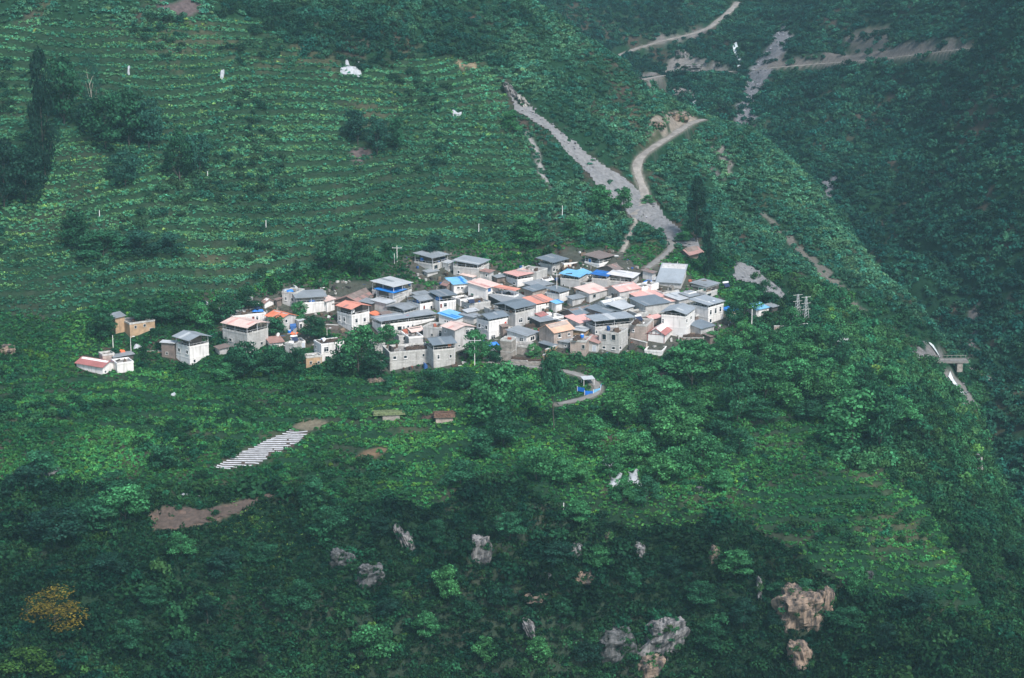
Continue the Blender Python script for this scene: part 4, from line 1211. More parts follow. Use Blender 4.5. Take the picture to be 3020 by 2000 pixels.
def clump(seed, n, size, lobes=5, flat=0.5, h=0.75, spread=0.34):
    r = np.random.default_rng(seed)
    C = r.normal(0, 1, (lobes, 3)); C /= np.linalg.norm(C, axis=1)[:, None]
    C *= spread * r.uniform(0.5, 1.0, lobes)[:, None]
    C[:, 2] = np.abs(C[:, 2]) * h + 0.12
    R = r.uniform(0.16, 0.30, lobes)
    k = r.integers(0, lobes, n)
    D = r.normal(0, 1, (n, 3)); D[:, 2] = np.abs(D[:, 2]) * 1.2 - 0.25
    D /= np.linalg.norm(D, axis=1)[:, None]
    P = C[k] + D * R[k][:, None] * r.uniform(0.75, 1.1, n)[:, None]
    P[:, 2] = np.maximum(P[:, 2], -0.05)
    lv = r.uniform(0.6, 1.45, n) * (0.85 + 0.3 * r.random(lobes)[k])
    return leaf_arrays(P, D, size, r, flat), lv


def tuft(seed, n):
    r = np.random.default_rng(seed)
    P = np.c_[r.uniform(-.5, .5, n), r.uniform(-.3, .3, n), r.uniform(0.02, 0.2, n)]
    D = np.c_[r.normal(0, .5, (n, 2)), np.ones(n)]
    return leaf_arrays(P, D, 0.14, r, 0.4), r.uniform(0.7, 1.4, n)


def hidden_collection(name, meshes):
    c = bpy.data.collections.new(name)
    for k, me in enumerate(meshes):
        o = bpy.data.objects.new(f'{name}_{k:02d}', me)
        c.objects.link(o)
    return c


SHRUBS = hidden_collection('shrub_forms', [leaf_mesh('shrub_form', *clump(100 + k, 90, 0.10, 5 + k % 3), M_SHRUB) for k in range(6)])
CROPS = hidden_collection('crop_forms', [leaf_mesh('crop_form', *clump(200 + k, 40, 0.135, 4, 0.6, 0.5), M_SHRUB) for k in range(5)])
TUFTS = hidden_collection('tuft_forms', [leaf_mesh('tuft_form', *tuft(300 + k, 16), M_SHRUB) for k in range(3)])
BIGSH = hidden_collection('wood_forms', [leaf_mesh('wood_form', *clump(400 + k, 210, 0.068, 9 + k % 4, 0.5, 0.95, 0.36), M_SHRUB) for k in range(6)])


def scatter(name, P, scale, tint, coll, label, tilt=0.25):
    n = len(P)
    me = bpy.data.meshes.new(name)
    me.vertices.add(n); me.vertices.foreach_set('co', P.astype(np.float32).ravel())
    for nm, ty, arr, key in (('scl', 'FLOAT_VECTOR', scale, 'vector'), ('rot', 'FLOAT_VECTOR', np.c_[rng.normal(0, tilt, (n, 2)), rng.uniform(0, 6.283, n)], 'vector'),
                             ('tint', 'FLOAT_COLOR', np.c_[tint, np.ones(n)], 'color'), ('pick', 'INT', rng.integers(0, len(coll.objects), n), 'value')):
        a = me.attributes.new(nm, ty, 'POINT')
        a.data.foreach_set(key, np.ascontiguousarray(arr, dtype=np.int32 if ty == 'INT' else np.float32).ravel())
    o = bpy.data.objects.new(name, me)
    COL.objects.link(o)
    ng = bpy.data.node_groups.new(name + '_instances', 'GeometryNodeTree')
    ng.interface.new_socket('Geometry', in_out='INPUT', socket_type='NodeSocketGeometry')
    ng.interface.new_socket('Geometry', in_out='OUTPUT', socket_type='NodeSocketGeometry')
    N, L = ng.nodes, ng.links
    gi, go = N.new('NodeGroupInput'), N.new('NodeGroupOutput')
    ip = N.new('GeometryNodeInstanceOnPoints')
    ci = N.new('GeometryNodeCollectionInfo'); ci.inputs['Collection'].default_value = coll
    ci.inputs['Separate Children'].default_value = True; ci.inputs['Reset Children'].default_value = True

    def na(nm, dt):
        a = N.new('GeometryNodeInputNamedAttribute'); a.data_type = dt; a.inputs['Name'].default_value = nm
        return a.outputs['Attribute']
    L.new(gi.outputs[0], ip.inputs['Points']); L.new(ci.outputs[0], ip.inputs['Instance'])
    ip.inputs['Pick Instance'].default_value = True
    L.new(na('pick', 'INT'), ip.inputs['Instance Index'])
    L.new(na('rot', 'FLOAT_VECTOR'), ip.inputs['Rotation'])
    L.new(na('scl', 'FLOAT_VECTOR'), ip.inputs['Scale'])
    L.new(ip.outputs[0], go.inputs[0])
    md = o.modifiers.new('instances', 'NODES'); md.node_group = ng
    o['kind'] = 'stuff'; o['label'] = label
    return o


ROADD = np.full(GX.shape, 99.0)
# where nothing grows
NOV = np.zeros(GX.shape)
for poly in (P_SCREE, P_SCREE_LOW, P_PLASTIC, P_SEED, P_BROWN, P_PLOT):
    NOV = np.maximum(NOV, (0.95 if poly is P_SCREE or poly is P_SCREE_LOW or poly is P_BROWN else 1.0) * in_poly(GX + fbm(GX, GY, 5, 2, 91) * 1.2, GY + fbm(GX, GY, 5, 2, 92) * 1.2, poly))
NOV = np.maximum(NOV, 0.95 * (blur(in_poly(GX, GY, P_SCREE), 4) > 0.08))
for poly in BARE_W + [P_GULLY]:
    NOV = np.maximum(NOV, 0.88 * in_poly(GX + fbm(GX, GY, 5, 3, 91) * 3, GY + fbm(GX, GY, 5, 3, 92) * 3, poly))
for W_, wd_ in ROADS.values():
    lo = W_[:, :2].min(0) - 4; hi = W_[:, :2].max(0) + 4
    m_ = (GX > lo[0]) & (GX < hi[0]) & (GY > lo[1]) & (GY < hi[1])
    d_ = np.full(m_.sum(), 1e9)
    for q_ in W_:
        d_ = np.minimum(d_, (GX[m_] - q_[0]) ** 2 + (GY[m_] - q_[1]) ** 2)
    NOV[m_] = np.maximum(NOV[m_], np.sqrt(d_) < wd_ / 2 + (1.9 if W_[0, 1] > 620 else 0.6))
    ROADD[m_] = np.minimum(ROADD[m_], np.sqrt(d_) - wd_ / 2)
for fp in FOOT:
    c_ = fp.mean(0)
    m_ = (abs(GX - c_[0]) < 25) & (abs(GY - c_[1]) < 25)
    NOV[m_] = np.maximum(NOV[m_], in_poly(GX[m_], GY[m_], fp))
HD = np.full(GX.shape, 99.0)
for lab_, c0_, L_, R_, WL_, WR_, z_, h_ in FOOT_INFO:
    c_ = c0_ + L_ * WL_ / 2 + R_ * WR_ / 2
    m_ = (abs(GX - c_[0]) < 25) & (abs(GY - c_[1]) < 25)
    HD[m_] = np.minimum(HD[m_], np.hypot(GX[m_] - c_[0], GY[m_] - c_[1]) - math.hypot(WL_, WR_) / 2)
VIL = blur(mt_vill & (HD < 2.5), 2)
isA2 = (ZA > ZB)
mt_forest = soft_poly(GX, GY, P_FOREST, 10) & isA2
GYj = GY + fbm(GX, GY, 22, 3, 201) * 14
lowz = isA2 & (GY < 432) & ~mt_gard
REG = np.where(isA2, 3, 6)
REG[isA2 & (GY < 520) & (GX < 75)] = 4
REG[isA2 & (GX > 62) & (GY < 520)] = 7
REG[lowz & (GYj < 395)] = 5
REG[lowz & (GYj >= 395) & (GX <= 75)] = 4
REG[mt_terr] = 1
REG[mt_forest] = 2
REG[mt_gard] = 4
REG[(REG == 4) & (GY > 455) & ~mt_gard & (GX < -20)] = 4


def near(G, x, y):
    r = np.clip(np.round(np.interp(y, rows, np.arange(NR))), 0, NR - 1).astype(int)
    c = np.clip(np.round((x / y - S0) / (S1 - S0) * (NC - 1)), 0, NC - 1).astype(int)
    return G[r, c]


def candidates(cell, y0, y1):
    xs = np.arange(-0.335 * y1, 0.335 * y1, cell); ys = np.arange(y0, y1, cell)
    X, Y = np.meshgrid(xs, ys)
    X = (X + rng.uniform(-.5, .5, X.shape) * cell).ravel(); Y = (Y + rng.uniform(-.5, .5, Y.shape) * cell).ravel()
    k = np.abs(X) < 0.305 * Y
    X, Y = X[k], Y[k]
    nv = near(NOV, X, Y)
    k = rng.random(len(X)) > nv
    return X[k], Y[k]


def tints(X, Y, base, alt, seed, var=0.22, yellow=0.0):
    n = len(X)
    w = smooth(-0.35, 0.45, fbm(X, Y, 18, 3, seed))[:, None]
    c = np.array(base) * (1 - w) + np.array(alt) * w
    hue = np.clip(rng.normal(1.05, 0.24, n), 0.7, 1.9)
    c = c * np.c_[0.95 * hue, np.full(n, 0.98), 0.92 / np.sqrt(hue)] * np.clip(1 + rng.normal(0, var, n), 0.5, 1.7)[:, None]
    c = c * (1 + 0.35 * fbm(X, Y, 7, 2, seed + 3))[:, None]
    if yellow:
        q = (rng.random(n) < yellow) | (fbm(X, Y, 9, 2, seed + 7) > 0.72)
        c[q] = c[q] * np.array([2.3, 1.5, 0.9])
    return np.clip(c * 1.22, 0.004, 0.6)


def place(name, X, Y, size, hz_, base, alt, coll, label, seed, yellow=0.0, var=0.22, sink=0.05, tilt=0.22):
    n = len(X)
    z = hgt(X, Y)
    s = size * (0.7 + 0.6 * rng.random(n)) * (1 + 0.3 * fbm(X, Y, 15, 2, seed + 1))
    S = np.c_[s, s, s * hz_ * (0.8 + 0.4 * rng.random(n))]
    return scatter(name, np.c_[X, Y, z - sink * s], S, tints(X, Y, base, alt, seed, var, yellow), coll, label, tilt)


T_TERR, T_TERR2 = (0.038, 0.135, 0.082), (0.072, 0.215, 0.118)
# terrace crops: rows on the benches, gaps at the risers
X, Y = candidates(0.92, 455, 700)
k = (near(REG, X, Y) == 1) & (near(VIL, X, Y) < 0.3)
X, Y = X[k], Y[k]
tf = near(TFR, X, Y)
dens = 0.99 - 0.55 * smooth(0.74, 0.78, tf) * (1 - smooth(0.97, 1.0, tf)) - 0.25 * smooth(0.3, 0.6, fbm(X, Y, 12, 3, 60))
k = rng.random(len(X)) < dens
X, Y = X[k], Y[k]
sz = 1.45
place('terrace_crops', X, Y, sz, 0.85, T_TERR, T_TERR2, CROPS, 'rows of low green crops on the terraced slope', 61, yellow=0.012)
# light grass on the terrace lips
X, Y = candidates(0.55, 470, 700)
tf = near(TFR, X, Y)
k = (near(REG, X, Y) == 1) & (tf > 0.62) & (tf < 0.75) & (fbm(X, Y, 34, 3, 77) > -0.18)
place('terrace_grass', X[k], Y[k], 1.35, 1.3, (0.075, 0.20, 0.095), (0.15, 0.30, 0.11), TUFTS, 'paler grass along the lips of the terraces', 62, var=0.3, tilt=0.1)
# scattered larger bushes on the terraces
X, Y = candidates(3.6, 455, 700)
k = (near(REG, X, Y) == 1) & (fbm(X, Y, 26, 3, 64) > 0.12)
place('terrace_bushes', X[k], Y[k], 3.3, 0.95, (0.014, 0.05, 0.03), (0.024, 0.075, 0.045), BIGSH, 'darker bushes dotted over the terraces', 65)
# forest on the upper slope
X, Y = candidates(2.0, 520, 720)
k = near(REG, X, Y) == 2
place('upper_wood', X[k], Y[k], 3.5, 0.95, (0.014, 0.056, 0.038), (0.032, 0.105, 0.066), BIGSH, 'dense dark bushes covering the upper slope', 66)
# spur between the scree and the gorge
X, Y = candidates(1.5, 440, 720)
k = near(REG, X, Y) == 3
k &= rng.random(len(X)) < 0.95 - 0.45 * smooth(0.1, 0.6, fbm(X, Y, 12, 3, 67))
place('spur_scrub', X[k], Y[k], 2.7, 0.8, (0.022, 0.082, 0.054), (0.052, 0.150, 0.092), SHRUBS, 'scrub covering the steep spur behind the village', 68)
# gardens round the village
X, Y = candidates(0.86, 300, 530)
k = near(REG, X, Y) == 4
v = near(VIL, X, Y)
k &= rng.random(len(X)) < (0.96 - 0.12 * smooth(0.2, 0.6, fbm(X, Y, 10, 3, 69)) - 0.6 * (near(TFR2, X, Y) > 0.74) * near(w_gard, X, Y)) * np.where(v > 0.5, 0.10, 1)
place('garden_crops', X[k], Y[k], 1.4, 0.85, (0.022, 0.098, 0.036), (0.050, 0.185, 0.056), CROPS, 'bright green crops and orchard bushes round the village', 70, yellow=0.02)
X, Y = candidates(3.4, 380, 530)
k = (near(REG, X, Y) == 4) & (near(ROADD, X, Y) > 2.2) & (fbm(X, Y, 16, 3, 72) > 0.1) & (near(VIL, X, Y) < 0.4)
place('garden_bushes', X[k], Y[k], 3.2, 0.9, (0.012, 0.052, 0.026), (0.022, 0.085, 0.038), BIGSH, 'rounded bushes among the gardens', 73)
X, Y = candidates(2.6, 400, 530)
k = near(REG, X, Y) == 7
place('orchard_bushes', X[k], Y[k], 4.0, 0.95, (0.012, 0.052, 0.028), (0.034, 0.120, 0.050), BIGSH, 'leafy orchard bushes right of the village', 76, yellow=0.01)
# thickets on the broken ground below, lens vignette painted in as darker leaf tints
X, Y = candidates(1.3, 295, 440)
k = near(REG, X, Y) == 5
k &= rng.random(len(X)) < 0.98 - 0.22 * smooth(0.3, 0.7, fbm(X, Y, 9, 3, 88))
place('cliff_thicket', X[k], Y[k], 2.35, 0.85, (0.005, 0.023, 0.013), (0.016, 0.060, 0.025), SHRUBS, 'thicket clinging to the cliffs below the village, tinted dark for the vignette', 74, yellow=0.02, var=0.32)
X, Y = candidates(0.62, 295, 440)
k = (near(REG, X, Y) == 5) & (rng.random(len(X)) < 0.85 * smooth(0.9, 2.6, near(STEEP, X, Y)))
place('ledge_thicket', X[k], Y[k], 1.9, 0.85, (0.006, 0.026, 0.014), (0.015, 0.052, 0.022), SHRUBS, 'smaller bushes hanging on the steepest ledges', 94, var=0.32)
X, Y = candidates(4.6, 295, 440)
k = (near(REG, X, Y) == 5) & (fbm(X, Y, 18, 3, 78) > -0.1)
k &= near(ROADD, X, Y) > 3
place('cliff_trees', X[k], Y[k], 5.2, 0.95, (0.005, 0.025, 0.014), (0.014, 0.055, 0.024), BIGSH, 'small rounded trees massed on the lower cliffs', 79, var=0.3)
X, Y = candidates(0.85, 340, 440)
k = (near(REG, X, Y) == 5) & (fbm(X, Y, 22, 3, 83) > 0.18) & (near(STEEP, X, Y) < 0.9)
place('ledge_grass', X[k], Y[k], 1.1, 0.9, (0.03, 0.10, 0.03), (0.09, 0.17, 0.04), TUFTS, 'grass on the ledges between the thickets', 84, var=0.3, tilt=0.1)
# the mountain beyond the stream
X, Y = candidates(2.35, 360, 1270)
k = near(REG, X, Y) == 6
k &= rng.random(len(X)) < 0.97 - 0.35 * smooth(0.25, 0.7, fbm(X, Y, 24, 3, 85))
place('mountain_scrub', X[k], Y[k], 4.1, 0.9, (0.008, 0.040, 0.030), (0.018, 0.074, 0.050), SHRUBS, 'dense scrub covering the mountain beyond the stream', 86, var=0.28)

X, Y = candidates(0.8, 295, 470)
k = ((near(REG, X, Y) == 5) | (near(REG, X, Y) == 7)) & (rng.random(len(X)) < 0.9)
place('undergrowth', X[k], Y[k], 1.5, 2.2, (0.006, 0.026, 0.013), (0.018, 0.062, 0.026), TUFTS, 'low dark undergrowth between the bushes of the lower slopes', 96, var=0.35, tilt=0.6)

# ---------------------------------------------------------------- single trees
M_BARK = mat('grey_bark', (0.085, 0.075, 0.068), var=0.35, scale=3, bump=0.3)
M_PBARK = mat('pale_bark', (0.42, 0.37, 0.33), var=0.3, scale=3)
TREE_M = {}


def tree_mat(kind, c):
    if kind in TREE_M:
        return TREE_M[kind]
    m = bpy.data.materials.new('leaves_' + kind); m.use_nodes = True
    nt = m.node_tree; N, L = nt.nodes, nt.links
    p = N['Principled BSDF']; p.inputs['Roughness'].default_value = 0.6; p.inputs['Specular IOR Level'].default_value = 0.1
    b = N.new('ShaderNodeAttribute'); b.attribute_type = 'GEOMETRY'; b.attribute_name = 'lv'
    oi = N.new('ShaderNodeObjectInfo')
    r = N.new('ShaderNodeMapRange'); r.inputs[3].default_value = 0.8; r.inputs[4].default_value = 1.25
    L.new(oi.outputs['Random'], r.inputs[0])
    mu = N.new('ShaderNodeMath'); mu.operation = 'MULTIPLY'
    L.new(b.outputs['Fac'], mu.inputs[0]); L.new(r.outputs[0], mu.inputs[1])
    s = N.new('ShaderNodeVectorMath'); s.operation = 'SCALE'; s.inputs[0].default_value = c
    L.new(mu.outputs[0], s.inputs['Scale'])
    L.new(s.outputs[0], p.inputs['Base Color'])
    tr = N.new('ShaderNodeBsdfTranslucent'); L.new(s.outputs[0], tr.inputs['Color'])
    mx = N.new('ShaderNodeMixShader'); mx.inputs[0].default_value = 0.18
    L.new(p.outputs[0], mx.inputs[1]); L.new(tr.outputs[0], mx.inputs[2]); L.new(mx.outputs[0], N['Material Output'].inputs['Surface'])
    TREE_M[kind] = m
    return m


def crown_mesh(seed, shape, n, leaf, material):
    r = np.random.default_rng(seed)
    nl = {'round': 22, 'oval': 20, 'poplar': 34, 'lolly': 16, 'open': 15, 'bush': 18}[shape]
    z0, z1 = {'round': (0.24, 0.92), 'oval': (0.22, 0.93), 'poplar': (0.14, 0.97), 'lolly': (0.55, 0.93), 'open': (0.3, 0.92), 'bush': (0.08, 0.86)}[shape]
    C = []; R = []
    for k in range(nl):
        t = (k + r.random()) / nl
        z = z0 + (z1 - z0) * t
        prof = {'round': math.sin(math.pi * min(1, 0.25 + 0.68 * t)) ** 0.6, 'oval': math.sin(math.pi * (0.2 + 0.72 * t)) ** 0.7,
                'poplar': 0.95 * (1 - t) ** 0.45 * min(1, 3 * t + 0.35), 'lolly': math.sin(math.pi * (0.15 + 0.8 * t)) ** 0.5, 'open': 0.8 + 0.2 * math.sin(3 * t),
                'bush': math.sin(math.pi * min(1, 0.4 + 0.55 * t)) ** 0.6}[shape]
        a = r.uniform(0, 6.283) + k * 2.4
        rr = 0.36 * prof * r.uniform(0.35, 1.0)
        C.append((rr * math.cos(a), rr * math.sin(a), z)); R.append(r.uniform(0.11, 0.19) * (0.7 + 0.4 * prof))
    C = np.array(C); R = np.array(R)
    k = r.choice(nl, n, p=R ** 2 / (R ** 2).sum())
    D = r.normal(0, 1, (n, 3)); D[:, 2] = D[:, 2] * 0.9 + 0.25
    D /= np.linalg.norm(D, axis=1)[:, None]
    vz = {'poplar': 0.45, 'round': 0.5, 'lolly': 0.5}.get(shape, 0.55)
    P = C[k] + D * R[k][:, None] * r.uniform(0.6, 1.12, n)[:, None] * np.array([1, 1, vz * 1.1])
    lv = r.uniform(0.6, 1.5, n) * (0.62 + 0.85 * r.random(nl)[k])
    return leaf_mesh('crown_' + shape, leaf_arrays(P, D, leaf, r, 0.5), lv, material), C


def trunk_mesh(C, shape, material, seed):
    r = random.Random(seed)
    b = MB()
    top = {'lolly': 0.75, 'poplar': 0.9}.get(shape, 0.62)
    pts = [(r.uniform(-.012, .012) * k, r.uniform(-.012, .012) * k, -0.06 + (top + 0.06) * k / 5) for k in range(6)]
    w = 0.013 if shape in ('poplar', 'lolly') else 0.018
    b.tube(pts, [w * 1.5, w * 1.1, w, w * 0.8, w * 0.6, w * 0.3], 6)
    for k in range(0, len(C), 3):
        c = C[k]
        zs_ = max(0.15, c[2] - 0.25)
        i = min(4, int((zs_ + 0.06) / (top + 0.06) * 5))
        p0 = Vector(pts[i])
        b.tube([p0, (p0 + Vector(c)) / 2 + Vector((0, 0, -0.02)), Vector(c)], [w * 0.5, w * 0.35, w * 0.12], 4)
    return b.mesh('trunk_' + shape, material, True)


SPECIES = {}
GREEN = {'mid': (0.038, 0.155, 0.058), 'deep': (0.020, 0.088, 0.042), 'light': (0.048, 0.172, 0.058), 'blue': (0.020, 0.080, 0.056), 'black': (0.009, 0.038, 0.025), 'yellow': (0.04, 0.10, 0.02), 'ochre': (0.10, 0.075, 0.010)}
for tone, shapes in {'mid': ['round', 'oval', 'bush'], 'deep': ['round', 'oval', 'bush', 'poplar', 'lolly'], 'light': ['round', 'oval', 'bush'], 'blue': ['round', 'open', 'bush'], 'black': ['poplar', 'round', 'bush'], 'yellow': ['bush'], 'ochre': ['open']}.items():
    for sh in shapes:
        for v_ in range(2 if sh in ('round', 'bush') else 1):
            sd_ = sum(map(ord, tone + sh)) * 7 + v_
            me_, C_ = crown_mesh(sd_, sh, {'poplar': 4200, 'open': 1700, 'lolly': 2200}.get(sh, 2600), (0.026 if sh != 'open' else 0.015) if sh != 'poplar' else 0.020, tree_mat(tone, GREEN[tone]))
            SPECIES.setdefault((tone, sh), []).append((me_, trunk_mesh(C_, sh, M_BARK, sd_)))


def tree(dx, dy, hd, wd, tone, shape, label, name='tree', group=None, bark=None, ymin=300.0):
    P = castd(dx, dy, ymin)
    s = depth_scale(P) / DK            # display pixels per metre
    h, w = hd / s / 0.92, wd / s * 1.22
    if shape == 'bush':
        h *= 1.05
    root = empty(name, label, 'tree', P - np.array([0, 0, 0.1]), random.uniform(0, 6.28), group)
    me_, tr_ = random.choice(SPECIES[(tone, shape)])
    wn_ = {'poplar': 0.75, 'lolly': 0.95, 'open': 1.0}.get(shape, 0.95)
    for nm, m_ in (('crown', me_), ('trunk', tr_)):
        o = bpy.data.objects.new(nm, m_)
        COL.objects.link(o); o.parent = root
        o.scale = (w / wn_, w / wn_, h)
        if nm == 'trunk':
            o.scale = (min(w / wn_, h * 0.6), min(w / wn_, h * 0.6), h)
            if bark:
                m2 = m_.copy(); m2.materials[0] = bark; o.data = m2
    return root


